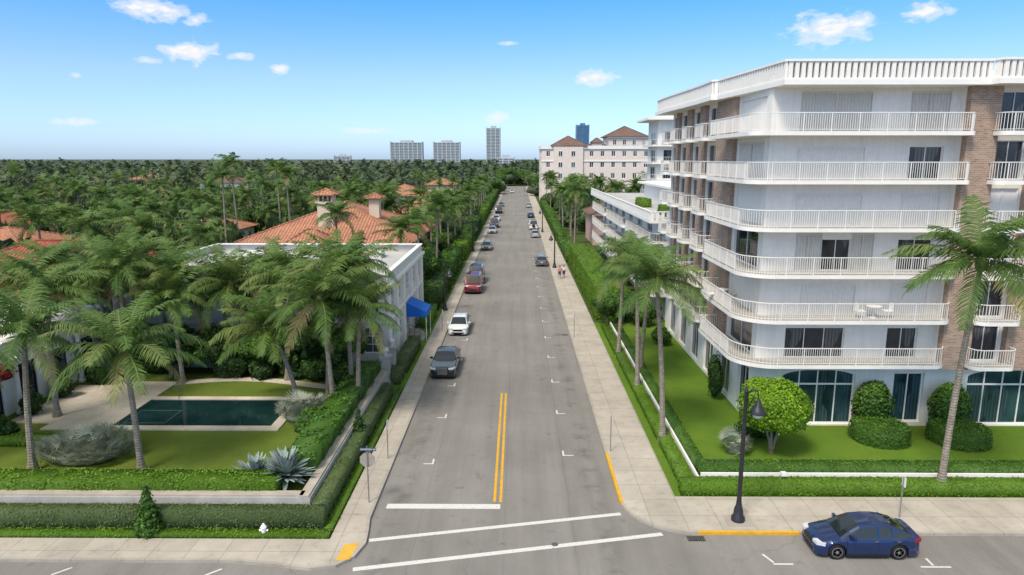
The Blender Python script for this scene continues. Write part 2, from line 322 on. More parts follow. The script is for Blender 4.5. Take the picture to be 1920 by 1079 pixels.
def hedge(x0,x1,y0,y1,z0,z1,mat='hedge',dens=60,size=.09,label='low clipped green hedge',name='hedge',group=None,wob=.05,cat='hedge',con=.1):
    g=rng; areas=[(x1-x0)*(y1-y0),(x1-x0)*(z1-z0),(x1-x0)*(z1-z0),(y1-y0)*(z1-z0),(y1-y0)*(z1-z0)]; Ps=[];Ns=[]
    for i,A in enumerate(areas):
        k=int(A*dens)+4; a=g.random(k); b=g.random(k)
        if i==0: P=np.stack([x0+a*(x1-x0),y0+b*(y1-y0),np.full(k,z1)],1); n=(0,0,1)
        elif i<3: P=np.stack([x0+a*(x1-x0),np.full(k,y0 if i==1 else y1),z0+b*(z1-z0)],1); n=(0,-1 if i==1 else 1,0)
        else: P=np.stack([np.full(k,x0 if i==3 else x1),y0+a*(y1-y0),z0+b*(z1-z0)],1); n=(-1 if i==3 else 1,0,0)
        n=np.array(n,float); wv=np.sin(P[:,0]*1.7+P[:,1]*2.3)*.5+np.sin(P[:,0]*4.1-P[:,1]*3.3+P[:,2]*5)*.5
        P=P+n*(wv*wob+g.normal(size=k)*size*.22)[:,None]; Ps.append(P); Ns.append(np.repeat(n[None],k,0))
    P=np.concatenate(Ps); N0=np.concatenate(Ns); Nn=norm(N0+g.normal(size=(len(P),3))*.33); P[:,2]=np.maximum(P[:,2],z0+.02)
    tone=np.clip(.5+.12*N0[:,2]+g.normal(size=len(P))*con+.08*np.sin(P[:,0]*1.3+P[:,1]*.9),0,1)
    a=leafq(P,Nn,size,tone); e=size*.3
    V=np.array([(x,y,z) for z in (z0,z1-e) for (x,y) in ((x0+e,y0+e),(x1-e,y0+e),(x1-e,y1-e),(x0+e,y1-e))],float); F=np.array([(3,2,1,0),(4,5,6,7),(0,1,5,4),(1,2,6,5),(2,3,7,6),(3,0,4,7)])
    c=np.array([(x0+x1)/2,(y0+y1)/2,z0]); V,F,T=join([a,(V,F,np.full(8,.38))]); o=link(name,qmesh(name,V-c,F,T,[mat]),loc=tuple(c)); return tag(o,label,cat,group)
# ------------------------------------------------------------------ palms
def palm_crown(seed,nf=22,L=3.4,nl=30,lw=.04,ll=.85,seg2=True,wind=(-.16,.03)):
    g=random.Random(seed); V=[];F=[];T=[]
    def q(a,b,c,d,t):
        i=len(V); V.extend([tuple(a),tuple(b),tuple(c),tuple(d)]); F.append((i,i+1,i+2,i+3)); T.extend([t]*4)
    up=Vector((0,0,1))
    for i in range(nf):
        age=i/(nf-1); az=i*2.39996+g.uniform(-.3,.3); e0=rad(82-94*age+g.uniform(-10,10)); curv=rad(45+48*g.random()+15*age*(1-age)); Lf=L*(.8+.35*g.random())*(.75+.25*min(1,age*3))
        tone=.68-.42*abs(age-.35)+g.uniform(-.14,.14)
        if age>.9 and g.random()<.75: tone=.86+g.random()*.14
        S=9; p=Vector((0,0,0)); ps=[p.copy()]; ds=[]
        for k in range(S):
            t=(k+.5)/S; e=e0-curv*t**1.25; d=Vector((math.cos(az)*math.cos(e)+wind[0]*t,math.sin(az)*math.cos(e)+wind[1]*t,math.sin(e))).normalized(); ds.append(d); p=p+d*(Lf/S); ps.append(p.copy())
        for k in range(S):
            w=.04*(1-k/S)+.01; sd=ds[k].cross(up); sd=sd.normalized() if sd.length>1e-3 else Vector((1,0,0)); q(ps[k]-sd*w,ps[k]+sd*w,ps[k+1]+sd*w*.8,ps[k+1]-sd*w*.8,min(1,tone+.22))
        tw=g.uniform(-.35,.35)
        for k in range(nl):
            t=.1+.9*(k+.5)/nl; x=t*S; j=min(S-1,int(x)); P=ps[j].lerp(ps[j+1],x-j); d=ds[j]; sd=d.cross(up); sd=sd.normalized() if sd.length>1e-3 else Vector((1,0,0)); nv=sd.cross(d)
            sd=(sd*math.cos(tw*t)+nv*math.sin(tw*t)); l=ll*(math.sin(math.pi*(t*.82+.13))**.7)*g.uniform(.8,1.15)
            for s in (-1,1):
                a=(sd*s+d*.7-up*g.uniform(.15,.6)+nv*.2).normalized(); tt=min(1,max(0,tone+g.uniform(-.14,.14)))
                if seg2:
                    p1=P+a*l*.5; b=(a-up*g.uniform(.35,.9)+Vector((wind[0],wind[1],0))*1.5).normalized(); p2=p1+b*l*.5; w=d*lw
                    q(P-w*.7,P+w*.7,p1+w,p1-w,tt); q(p1-w,p1+w,p2+w*.15,p2-w*.15,tt-.04)
                else:
                    p2=P+a*l; w=d*lw; q(P-w,P+w,p2+w*.3,p2-w*.3,tt)
    V=np.array(V); F=np.array(F); T=np.array(T); c,f=CS2; r=.26 if seg2 else .3
    return join([(V,F,T),(c*np.array([r,r,r*1.3])-np.array([0,0,.1]),f,np.full(len(c),.8))])
NEAR=[palm_crown(100+i,nf=24+i%4,L=3.45+.2*(i%3),nl=32,ll=.86,lw=.041) for i in range(7)]
NEARM=[qmesh('crown',*a,['palm']) for a in NEAR]
MID=[palm_crown(200+i,nf=19,L=3.1,nl=13,lw=.085,ll=.92,wind=(-.12,0)) for i in range(4)]; MIDM=[qmesh('crown',*a,['palm']) for a in MID]
def trunk_arr(h,dx=0,dy=0,n=8,seg=9,r0=.17,r1=.11):
    mb=MB(); pts=[];rs=[]
    for i in range(seg+1):
        t=i/seg; pts.append((dx*t**1.6,dy*t**1.6,h*t-.1*(1-t))); rs.append((r0*(1-t)+r1*t)+.14*max(0,1-t*9))
    mb.tube(pts,rs,n); return mb
def palm(x,y,z0,h,dx=0,dy=0,var=None,sc=1.,rot=None,label='tall coconut palm with arching green fronds',group='coconut palms',mid=False,r0=.17):
    r=root('palm_tree',(x,y,z0),label,'palm tree',group); mb=trunk_arr(h,dx,dy,r0=r0)
    mb.v=[(a+x,b+y,c+z0) for a,b,c in mb.v]; mb.make('trunk',['trunk'],r,True)
    pool=MIDM if mid else NEARM; me=pool[(var if var is not None else R.randrange(99))%len(pool)]
    c=link('crown',me,r,(dx,dy,h)); c.rotation_euler=(rad(R.uniform(-9,9)),rad(R.uniform(-9,9)),rot if rot is not None else R.uniform(-.5,.5)); c.scale=(sc,sc,sc*R.uniform(.88,1.1)); return r
FARC=[palm_crown(300+i,nf=13,L=3.2,nl=6,lw=.2,ll=1.0,seg2=False) for i in range(4)]
def far_arr(a,h):
    mb=trunk_arr(h,.3,0,n=5,seg=3,r0=.18); V=np.array(mb.v); F=np.array([f for f in mb.f if len(f)==4]); T=np.full(len(V),.98); C2=(a[0]+np.array([.3,0,h]),a[1],a[2]); return join([C2,(V,F,T)])
FARM=[qmesh('palm_tree',*far_arr(FARC[i%4],[7.5,9,10.5,12][i%4]),['palm']) for i in range(4)]
# ------------------------------------------------------------------ broadleaf
def lobeset(g,R0,H,n=9,base=.3):
    L=[(0,0,H*.62,R0*.72,R0*.72,H*.34)]
    for i in range(n):
        a=i*2.4; q=g.uniform(.35,.68)*R0; L.append((math.cos(a)*q,math.sin(a)*q,H*g.uniform(base+.15,.82),R0*g.uniform(.3,.48),R0*g.uniform(.3,.48),H*g.uniform(.13,.22)))
    return L
TREEM=[]
for i in range(4):
    g=random.Random(40+i); gg=np.random.default_rng(40+i); TREEM.append(foliage(lobeset(g,3.2,6.5),3000,.18,gg))
TREEME={k:[qmesh('crown',*a,[k]) for a in TREEM] for k in ('leaf','dleaf')}
def tree(x,y,z0,s,mat='leaf',var=0,label='leafy green broadleaf tree',group='garden trees',sz=1.):
    r=root('broadleaf_tree',(x,y,z0),label,'tree',group); mb=MB(); mb.tube([(x,y,z0-.1),(x+.1,y,z0+1.6*s),(x,y,z0+3.4*s*sz)],[.22*s,.16*s,.08*s],8)
    for a in (0,2,4): mb.tube([(x+.05,y,z0+1.5*s),(x+math.cos(a)*1.3*s,y+math.sin(a)*1.3*s,z0+3.2*s*sz)],[.1*s,.04*s],6)
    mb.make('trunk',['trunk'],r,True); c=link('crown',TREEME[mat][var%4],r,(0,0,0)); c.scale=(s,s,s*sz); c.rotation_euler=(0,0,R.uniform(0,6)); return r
def shrub(x,y,z0,rx,ry,h,mat='dleaf',n=900,size=.12,label='dense green garden shrub',name='shrub',shape='lobes',group=None,seed=None):
    sd=seed if seed is not None else R.randrange(9999); g=random.Random(sd); gg=np.random.default_rng(sd); lk=1.
    if shape=='lobes':
        L=[(0,0,h*.45,rx*.8,ry*.8,h*.5)]+[(math.cos(i*2.4)*rx*.5,math.sin(i*2.4)*ry*.5,h*g.uniform(.35,.75),rx*.45,ry*.45,h*.28) for i in range(6)]
    elif shape=='cone':
        L=[(0,0,h*t,rx*(1.02-t*.92),ry*(1.02-t*.92),h*.17) for t in (.14,.3,.46,.62,.76,.88)]
    elif shape=='ball': L=[(0,0,h*.5,rx,ry,h*.5)]; lk=.3
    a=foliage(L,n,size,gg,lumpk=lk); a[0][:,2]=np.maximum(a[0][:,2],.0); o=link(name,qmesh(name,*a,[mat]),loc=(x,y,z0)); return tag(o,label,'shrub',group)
def drum(x,y,z0,r,h,mat,label,dens=110,size=.07,dome=.18):
    g=rng; k=int(6.28*r*h*dens); a=g.random(k)*6.28; z=g.random(k)*h; d=np.stack([np.cos(a),np.sin(a),np.zeros(k)],1); rr=r*(1-.08*(z/h)**6+.02*np.sin(a*5)); P1=np.stack([np.cos(a)*rr,np.sin(a)*rr,z],1)
    k2=int(3.14*r*r*dens); a=g.random(k2)*6.28; q=np.sqrt(g.random(k2)); P2=np.stack([np.cos(a)*q*r*.96,np.sin(a)*q*r*.96,h+dome*(1-q**2)],1); P=np.concatenate([P1,P2])+g.normal(size=(k+k2,3))*size*.2; n0=np.concatenate([d,np.repeat([[0,0,1.]],k2,0)])
    L=leafq(P,norm(n0+g.normal(size=(k+k2,3))*.35),size,np.clip(.42+.14*n0[:,2]+g.normal(size=k+k2)*.1,0,1)); V=[];F=[]
    for j,(q,zz) in enumerate(((.97,0),(.96,h*.9),(.9,h),(.5,h+dome*.6),(.01,h+dome*.8))):
        for i in range(20): V.append((math.cos(i*.31416)*r*q,math.sin(i*.31416)*r*q,zz-.03 if j else 0))
    for j in range(4):
        for i in range(20): F.append((j*20+i,j*20+(i+1)%20,(j+1)*20+(i+1)%20,(j+1)*20+i))
    A=join([L,(np.array(V),np.array(F),np.full(len(V),.3))]); return tag(link('topiary',qmesh('topiary',*A,[mat]),loc=(x,y,z0)),label,'topiary','clipped topiary shrubs')
# ------------------------------------------------------------------ GROUND / ROADS
flat('ground',[[(-12000,-300),(12000,-300),(12000,16000),(-12000,16000)]],0.,'ground')
KL,KR=-6.6,4.85; RE=410
flat('road',[[(-220,-60),(220,-60),(220,27.6),(-220,27.6)],[(KL-.2,27.6),(8.2,27.6),(8.2,30.6),(KR+.2,30.6),(KR+.2,RE),(KL-.2,RE)]],.01,'asphalt')
rc=arc(7.85,30.1,3.,180,270,10)
mb=MB(); mb.prism([(KR+.15,RE)]+[(KR+.15,30.1)]+arc(7.85,30.1,2.85,180,270,10)+[(75,27.25),(75,30.3),(7.55,30.3),(7.55,RE)],0,.13); o=mb.make('sidewalk',['walk']); o['kind']='structure'
lc=[(-6.6,RE),(-6.6,28.2),(-6.45,27.2),(-6.35,26.2),(-6.6,25.2),(-7.2,24.55),(-8.2,24.35),(-9.6,24.6),(-11.5,24.85),(-75,24.9)]
li=[(-6.75,RE),(-6.75,28.2),(-6.6,27.2),(-6.5,26.25),(-6.73,25.3),(-7.27,24.7),(-8.2,24.5),(-9.6,24.75),(-11.5,25.),(-75,25.05)]
mb=MB(); mb.prism(li+[(-75,26.45),(-7.95,26.45),(-7.95,RE)],0,.13); o=mb.make('sidewalk',['walk']); o['kind']='structure'
kb=MB(); path=[(KR,RE),(KR,35.2)]; strip(kb,path,.15,0,.136)
strip(kb,rc[1:],.15,0,.136); strip(kb,[(12.2,27.1),(75,27.1)],.15,0,.136)
for i in range(len(lc)-1): kb.prism([lc[i],lc[i+1],li[i+1],li[i]],0,.136)
o=kb.make('kerb',['kerb']); o['kind']='structure'
yb=MB(); strip(yb,[(KR,35.2),(KR,30.1),rc[1]],.15,0,.138); strip(yb,[rc[10],(8.5,27.1),(12.2,27.1)],.15,0,.138); o=yb.make('painted_kerb',['yellow']); o['kind']='structure'
mk=MB(); z=.016
def rect(x0,x1,y0,y1,m=0): mk.poly([(x0,y0,z),(x1,y0,z),(x1,y1,z),(x0,y1,z)],m)
def line(a,b,w,m=0):
    d=Vector((b[0]-a[0],b[1]-a[1])).normalized(); n=Vector((-d.y,d.x))*w/2; mk.poly([(a[0]+n.x,a[1]+n.y,z),(b[0]+n.x,b[1]+n.y,z),(b[0]-n.x,b[1]-n.y,z),(a[0]-n.x,a[1]-n.y,z)],m)
rect(-6.1,-.78,29.25,29.7); line((-6.3,26.55),(4.75,28.85),.24); line((-6.5,24.45),(6.3,27.15),.26)
rect(-1.13,-1.0,29.9,45.2,1); rect(-.84,-.71,29.9,45.2,1)
for y in [35.1+6.25*i for i in range(14)]:
    rect(2.5,3.1,y-.05,y+.05); rect(2.5,2.6,y+.052,y+.6)
for y in (34.0,40.6,46.7,53.,59.2):
    rect(-5.0,-4.45,y-.05,y+.05); rect(-4.55,-4.45,y+.052,y+.6)
rect(10.3,11.1,24.9,25.0); line((10.35,25.05),(10.1,25.65),.1); rect(16.1,17.3,24.75,24.85); rect(16.6,16.7,24.9,25.4)
line((-18.2,24.0),(-17.7,24.5),.1); line((-12.2,24.0),(-11.7,24.45),.1)
o=mk.make('road_markings',['rpaint','yellow']); o['kind']='structure'
flat('tactile_paving',[[(-7.3,24.85),(-6.75,24.95),(-6.62,26.15),(-7.2,26.05)]],.138,'tactile')
def grate(x,y,w,h,lab):
    mb=MB(); mb.box(x,x+w,y,y+h,0,.014,0); k=int(w/.09)
    for i in range(k): mb.box(x+.02+i*w/k,x+.02+i*w/k+.05,y+.03,y+h-.03,.0145,.03,1)
    tag(mb.make('drain_grate',['darktrim','iron'],origin=(x,y,0)),lab,'drain grate')
grate(7.3,26.6,.75,.42,'iron storm drain grate set beside the kerb'); grate(4.1,61.,.6,.4,'small iron drain grate in the roadway')
for x,y in ((1.6,26.3),(-2.4,75)):
    mb=MB(); mb.lathe((x,y,.012),[(.0,.0),(.15,0),(.15,.01),(.12,.012),(0,.012)],18); tag(mb.make('manhole_cover',['iron'],origin=(x,y,0)),'small round iron manhole cover in the asphalt','manhole cover')
flat('lawn',[[(7.55,30.3),(75,30.3),(75,66),(7.55,66)]],.06,'grass')
mb=MB(); mb.prism([(-75,28.3),(-9.5,28.3),(-9.5,47),(-75,47)],0,.8); o=mb.make('garden_terrace',['lgrass']); o['kind']='structure'
flat('verge',[[(-75,26.45),(-7.95,26.45),(-7.95,200),(-9.6,200),(-9.6,28.3),(-75,28.3)]],.05,'grass')
mb=MB(); px0,px1,py0,py1=-23.4,-14.2,37.1,41.5
for a in ((-27.2,px0,36.5,45.),(px0,px1+.6,36.5,py0),(px1,px1+.6,py0,py1+.5),(px0,px1,py1,py1+.5)): mb.box(a[0],a[1],a[2],a[3],.7,.87)
pp=[(px0+i*.75,44.4+.9*math.sin(i*.28)) for i in range(17)]; strip(mb,pp,.7,.75,.86); mb.box(-29.8,-27.2,37.5,44.2,.7,.865)
o=mb.make('pool_paving',['paving']); o['kind']='structure'
flat('pool_water',[[(px0,py0),(px1,py0),(px1,py1),(px0,py1)]],.82,'water')
M['spastone']=varmat('dark_spa_tile',(.05,.075,.08),.2,3,20,.6,.3)
sp=root('spa_tub',(-21.6,38.9,.8),'square dark tiled spa tub at the pool end','spa tub'); mb=MB()
for a in ((-23.,-20.5,37.5,37.58),(-23.,-20.5,39.5,39.58),(-23.,-22.92,37.58,39.5),(-20.58,-20.5,37.58,39.5)): mb.box(a[0],a[1],a[2],a[3],.7,.86)
mb.make('rim',['spastone'],sp); mb=MB(); mb.poly([(-22.92,37.58,.84),(-20.58,37.58,.84),(-20.58,39.5,.84),(-22.92,39.5,.84)]); mb.make('water_surface',['water'],sp)
# ------------------------------------------------------------------ WALLS, HEDGES
def lowwall(P,w,h,cap,mat,label,name='garden_wall'):
    r=root(name,(P[0][0],P[0][1],0),label,'wall'); mb=MB(); strip(mb,P,w,0,h); mb.make('wall',[mat],r)
    if cap: mb=MB(); strip(mb,off(P,-.06),w+.12 if w>0 else w-.12,h,h+.09); mb.make('coping',['stonecap'],r)
    return r
lowwall([(-9.2,46.5),(-9.2,28.0)],-.32,1.2,True,'gardenwall','long grey white stucco garden wall with stone coping along the sidewalk')
lowwall([(-9.2-.33,28.0),(-75,28.0)],-.32,1.2,True,'gardenwall','long grey white stucco garden wall with stone coping facing the cross street')
lowwall([(8.9,31.4),(8.9,64)],-.1,.6,False,'white2','low white edging wall between two hedges')
lowwall([(9.06,31.4),(75,31.4)],.1,.8,False,'white2','low white edging wall behind the front hedge')
hedge(-60,-8.4,27.1,27.8,.05,1.02,'ghedge',160,.05,'grey green clipped hedge below a grey white garden wall',wob=.02)
hedge(-9.1,-8.45,27.85,44.5,.05,1.02,'ghedge',160,.05,'grey green clipped hedge beside the sidewalk wall',wob=.02)
hedge(-60,-8.0,26.5,27.05,.05,.28,'hedge',170,.05,'low bright groundcover strip along the sidewalk',wob=.02)
hedge(-8.42,-8.0,27.1,46,.05,.28,'hedge',170,.05,'low bright groundcover strip along the sidewalk',wob=.02)
hedge(-60,-10.9,28.45,29.8,.8,1.7,'hedge',120,.07,'thick green hedge growing just inside the garden wall',wob=.05,con=.13)
hedge(-11.2,-9.65,30.5,46,.8,2.1,'leaf',90,.09,'tall leafy hedge growing inside the side garden wall',wob=.15,con=.16)
hedge(7.9,75,30.45,31.3,.06,.7,'hedge',150,.055,'low clipped hedge along the apartment sidewalk',wob=.02)
hedge(9.1,75,31.6,32.7,.06,.95,'leaf',130,.06,'clipped hedge behind a white edging wall',wob=.03)
hedge(8.05,8.82,31.32,64,.06,.5,'hedge',130,.055,'low clipped hedge beside the wide sidewalk',wob=.03)
hedge(9.1,9.85,32.75,64,.06,.5,'leaf',110,.06,'low clipped hedge at the lawn edge',wob=.04)
hedge(7.9,11.,67,104,.0,3.3,'hedge',80,.085,'tall boxed green hedge beside the sidewalk',wob=.03,con=.08)
hedge(-9.3,-8.3,49.5,56.8,.05,1.1,'ghedge',90,.07,'clipped boxwood hedge before the white building',wob=.04)
hedge(-9.3,-8.4,46.8,48.9,.05,.9,'ghedge',90,.07,'clipped boxwood hedge beside the gate',wob=.04)
hedge(-9.4,-8.3,63.5,69,.05,1.3,'hedge',70,.08,'clipped green hedge by the entrance awning',wob=.06)
for y0,y1,h,mt in ((71,84,2.2,'dleaf'),(86,104,3.,'leaf'),(107,130,2.4,'hedge'),(133,160,3.2,'dleaf'),(164,210,2.6,'hedge'),(214,300,3.,'leaf')):
    hedge(-10.6,-8.4,y0,y1,0,h,mt,32,.15,'street hedge of dense green foliage beside the sidewalk',wob=.25,group='street hedges',con=.18)
for y0,y1,h in ((106,131,1.3),(135,165,1.8),(170,235,2.2),(300,400,2.8)): hedge(7.8,9.6,y0,y1,0,h,'leaf',24,.16,'street hedge of dense green foliage beside the sidewalk',wob=.15,group='street hedges',con=.15)
# ------------------------------------------------------------------ BUILDING HELPERS
def wall(mb,O,U,Nn,u0,u1,z0,z1,ops=(),th=.22,m=0):
    us=sorted({u0,u1,*[a for o in ops for a in o[:2]]}); zs=sorted({z0,z1,*[a for o in ops for a in o[2:4]]})
    P=lambda u,z,d:(O[0]+U[0]*u-Nn[0]*d,O[1]+U[1]*u-Nn[1]*d,z)
    for i in range(len(us)-1):
        for j in range(len(zs)-1):
            cu=(us[i]+us[i+1])/2; cz=(zs[j]+zs[j+1])/2
            if any(o[0]<cu<o[1] and o[2]<cz<o[3] for o in ops): continue
            mb.poly([P(us[i],zs[j],0),P(us[i+1],zs[j],0),P(us[i+1],zs[j+1],0),P(us[i],zs[j+1],0)],m)
    for o in ops:
        a,b,c,d=o[:4]
        for (p,q) in (((a,c),(b,c)),((b,c),(b,d)),((b,d),(a,d)),((a,d),(a,c))): mb.poly([P(p[0],p[1],0),P(q[0],q[1],0),P(q[0],q[1],th),P(p[0],p[1],th)],m)
def window(par,O,U,Nn,u0,u1,z0,z1,dep=.14,nv=1,nh=0,glass='glass',frame='white2',fw=.05,name='window'):
    mb=MB(); P=lambda u,z:(O[0]+U[0]*u-Nn[0]*dep,O[1]+U[1]*u-Nn[1]*dep,z); mb.poly([P(u0,z0),P(u1,z0),P(u1,z1),P(u0,z1)]); w=mb.make(name,[glass],par)
    mb=MB(); d0,d1=-dep+.004,-dep+.06
    mb.obox(O,U,Nn,u0,u0+fw,z0,z1,d0,d1); mb.obox(O,U,Nn,u1-fw,u1,z0,z1,d0,d1); mb.obox(O,U,Nn,u0+fw,u1-fw,z0,z0+fw,d0,d1); mb.obox(O,U,Nn,u0+fw,u1-fw,z1-fw,z1,d0,d1)
    for i in range(nv): u=u0+(u1-u0)*(i+1)/(nv+1); mb.obox(O,U,Nn,u-fw*.4,u+fw*.4,z0+fw,z1-fw,d0,d1-.012)
    for i in range(nh): zz=z0+(z1-z0)*(i+1)/(nh+1) if nh>1 or z1<3.6 else z1-.95; mb.obox(O,U,Nn,u0+fw,u1-fw,zz-fw*.6,zz+fw*.6,d0,d1-.02)
    mb.make('frame',[frame],w); return w
def shutter(par,O,U,Nn,u0,u1,z0,z1,mat='shutter',dep=.08,pitch=.16):
    mb=MB(); n=max(4,int((u1-u0)/pitch)*2)
    for i in range(n):
        a=u0+(u1-u0)*i/n; b=u0+(u1-u0)*(i+1)/n; am=.06 if mat=='shutter' else .025; da=dep-(am if i%2 else 0); db=dep-(0 if i%2 else am)
        P=lambda u,z,d:(O[0]+U[0]*u-Nn[0]*d,O[1]+U[1]*u-Nn[1]*d,z); mb.poly([P(a,z0,da),P(b,z0,db),P(b,z1,db),P(a,z1,da)])
    if mat=='shutter': mb.obox(O,U,Nn,(u0+u1)/2-.05,(u0+u1)/2+.05,z0,z1,-.03,.012)
    mb.obox(O,U,Nn,u0,u1,z1-.12,z1,-.05,.02)
    return mb.make('shutter',[mat],par)
def railing(par,path,z,h=1.0,sp=.125,bt=.011):
    mb=MB()
    for i in range(len(path)-1):
        a=Vector(path[i]); b=Vector(path[i+1]); L=(b-a).length; d=(b-a)/L; n=max(1,int(L/sp))
        U=(d.x,d.y); Nn=(d.y,-d.x)
        mb.obox(a,U,Nn,0,L,z+h-.045,z+h,-.03,.03); mb.obox(a,U,Nn,0,L,z+.08,z+.11,-.015,.015)
        for k in range(n+1):
            u=L*k/n; t=bt if k%12 or L<1.5 else .024; mb.obox(a,U,Nn,u-t,u+t,z+(0.11 if k%12 else 0),z+h-.045,-t,t)
    return mb.make('railing',['rail'],par)
def balcony(par,poly,rail,z,th=.22,h=1.0,sp=.125):
    mb=MB(); mb.prism(poly,z,z+th,0,1); b=mb.make('balcony',['slabedge','terrace'],par); railing(b,rail,z+th,h,sp); return b
def hip(mb,x0,x1,y0,y1,z0,z1,mx=0,my=1):
    w,d=x1-x0,y1-y0
    if w>=d: r=d/2; a=(x0+r,(y0+y1)/2,z1); b=(x1-r,(y0+y1)/2,z1)
    else: r=w/2; a=((x0+x1)/2,y0+r,z1); b=((x0+x1)/2,y1-r,z1)
    c=[(x0,y0,z0),(x1,y0,z0),(x1,y1,z0),(x0,y1,z0)]
    if w>=d: mb.poly([c[0],c[1],b,a],mx); mb.poly([c[2],c[3],a,b],mx); mb.poly([c[1],c[2],b],my); mb.poly([c[3],c[0],a],my)
    else: mb.poly([c[0],c[1],a],mx); mb.poly([c[2],c[3],b],mx); mb.poly([c[1],c[2],b,a],my); mb.poly([c[3],c[0],a,b],my)
    mb.poly([(p[0],p[1],z0-.12) for p in c],my)
    for i in range(4): p,q=c[i],c[(i+1)%4]; mb.poly([(p[0],p[1],z0-.12),(q[0],q[1],z0-.12),q,p],my)
    for p,q in ((c[0],a),(c[3],a),(c[1],b),(c[2],b),(a,b)) if w>=d else ((c[0],a),(c[1],a),(c[2],b),(c[3],b),(a,b)): mb.cyl((p[0],p[1],p[2]+.03),(q[0],q[1],q[2]+.03),.13,.13,6,my)
# ------------------------------------------------------------------ APARTMENT BUILDING (A)
A=root('apartment_building',(27,50,0),'seven storey white apartment building with brick piers and wraparound balconies','apartment building')
XS,YF=14.2,39.4; FZ=[4.1+2.63*i for i in range(7)]; U1=(1,0);N1=(0,-1);O1=(0,YF); U2=(0,1);N2=(-1,0);O2=(XS,0)
front=MB()
spec=[[('w',15.9,19.4),('w',21.9,23.7)],[('s2',16.6,19.8),('s2',21.8,24.0)],[('s',16.1,17.6),('w',17.62,19.3),('s',19.32,20.6),('w',22.,24.)],[('s2',15.9,19.7),('s2',21.9,24.1)],[('s2',15.8,19.6),('w',22.1,24.0)],[('s',15.8,19.75),('s',21.9,24.1)]]
ops=[]
for k,row in enumerate(spec):
    z0=FZ[k]+.24; z1=FZ[k+1]-.2
    for t,a,b in row: ops.append((a,b,z0,z1-(.35 if t!='s' else 0)))
wall(front,O1,U1,N1,XS,24.6,4.1,FZ[6],ops)
sops=[]; pier=[(45.2,49.2),(52.2,53.8),(56.4,57.8),(60.6,61.6)]
sbays=[(40.2,44.6,'s'),(49.5,51.9,'w'),(54.1,56.1,'w'),(58.1,60.3,'w'),(61.8,63.6,'w')]
for k in range(6):
    z0=FZ[k]+.24; z1=FZ[k+1]-.25
    for a,b,t in sbays: sops.append((a,b,z0,z1))
wall(front,O2,U2,N2,YF,64,4.1,FZ[6],sops)
gops=[(15.9,20.3,.15,3.6),(22.6,24.4,.3,3.4),(27.,31.4,.15,3.6),(33.5,38.,.15,3.6)]
wall(front,O1,U1,N1,XS,60,0,4.1,gops,th=.3); gs=[(40.3,42.3,.3,3.4),(44.,46.4,.3,3.4),(48.,50.4,.3,3.4),(52.,54.4,.3,3.4),(56,58.4,.3,3.4),(60,62.4,.3,3.4)]; wall(front,O2,U2,N2,YF,64,0,4.1,gs,th=.3)
front.box(XS+.35,60,YF+.35,64,0,.1); front.poly([(XS,64,0),(60,64,0),(60,64,FZ[6]),(XS,64,FZ[6])]); front.poly([(60,YF,0),(60,64,0),(60,64,FZ[6]),(60,YF,FZ[6])])
bo=[(26.45,28.15,FZ[k]+.24,FZ[k+1]-.25) for k in range(6)]+[(30.4,32.9,FZ[k]+.24,FZ[k+1]-.25) for k in range(6)]
wall(front,(0,38.9),U1,N1,24.6,60,4.1,FZ[6],bo)
front.poly([(24.6,38.9,4.1),(24.6,39.4,4.1),(24.6,39.4,FZ[6]),(24.6,38.9,FZ[6])]); front.poly([(24.6,38.9,4.1),(60,38.9,4.1),(60,39.4,4.1),(24.6,39.4,4.1)])
def archfill(mb,O,U,Nn,u0,u1,zs,zt,dep=.1):
    for s in (0,1):
        pts=[]; c=(u0+u1)/2; r=(u1-u0)/2
        for i in range(9):
            t=math.pi/2*i/8; u=c-(r*math.cos(t))*(1 if s==0 else -1); pts.append((u,zs+(zt-zs-.02)*math.sin(t)))
        pts.append((u0 if s==0 else u1,zt)) ; pts=[(O[0]+U[0]*u-Nn[0]*dep,O[1]+U[1]*u-Nn[1]*dep,z) for u,z in pts]; mb.poly(pts)
for a,b,_,_ in (gops[0],gops[2],gops[3]): archfill(front,O1,U1,N1,a,b,3.12,3.6,.03)
front.make('wall',['white'],A)
for k,row in enumerate(spec):
    z0=FZ[k]+.24; z1=FZ[k+1]-.2
    for t,a,b in row:
        if t=='w': window(A,O1,U1,N1,a,b,z0,z1-.35,nv=2 if b-a>2.5 else 1,dep=.18)
        else: shutter(A,O1,U1,N1,a,b,z0,z1-(.35 if t!='s' else 0),'shutter2' if t=='s2' else 'shutter')
for k in range(6):
    z0=FZ[k]+.24; z1=FZ[k+1]-.25
    for a,b,t in sbays:
        if t=='s' and k not in (0,2): shutter(A,O2,U2,N2,a,b,z0,z1,'shutter2' if k%2 else 'shutter')
        else: window(A,O2,U2,N2,a,b,z0,z1,nv=1)
    window(A,(0,38.9),U1,N1,26.45,28.15,z0,z1,nv=1,nh=0,glass='glass' if k not in(3,) else 'shutter2'); window(A,(0,38.9),U1,N1,30.4,32.9,z0,z1,nv=1)
for a,b,c,d in gops: window(A,O1,U1,N1,a,b,c,d,.2,3 if b-a>3 else 1,1 if b-a>3 else 0,'tealglass',fw=.085)
for a,b,c,d in gs: window(A,O2,U2,N2,a,b,c,d,.2,1,0,'glass')
for a,b in pier:
    mb=MB(); mb.box(XS-.25,XS-.003,a,b,3.9,FZ[6]); mb.make('brick_pier',['brick'],A)
for a,b in ((24.62,26.3),(28.3,30.1),(33.3,35),(37.4,39)):
    mb=MB(); mb.box(a,b,38.45,38.897,3.9,FZ[6]); mb.make('brick_pier',['brick'],A)
YB=37.9; XB=12.7
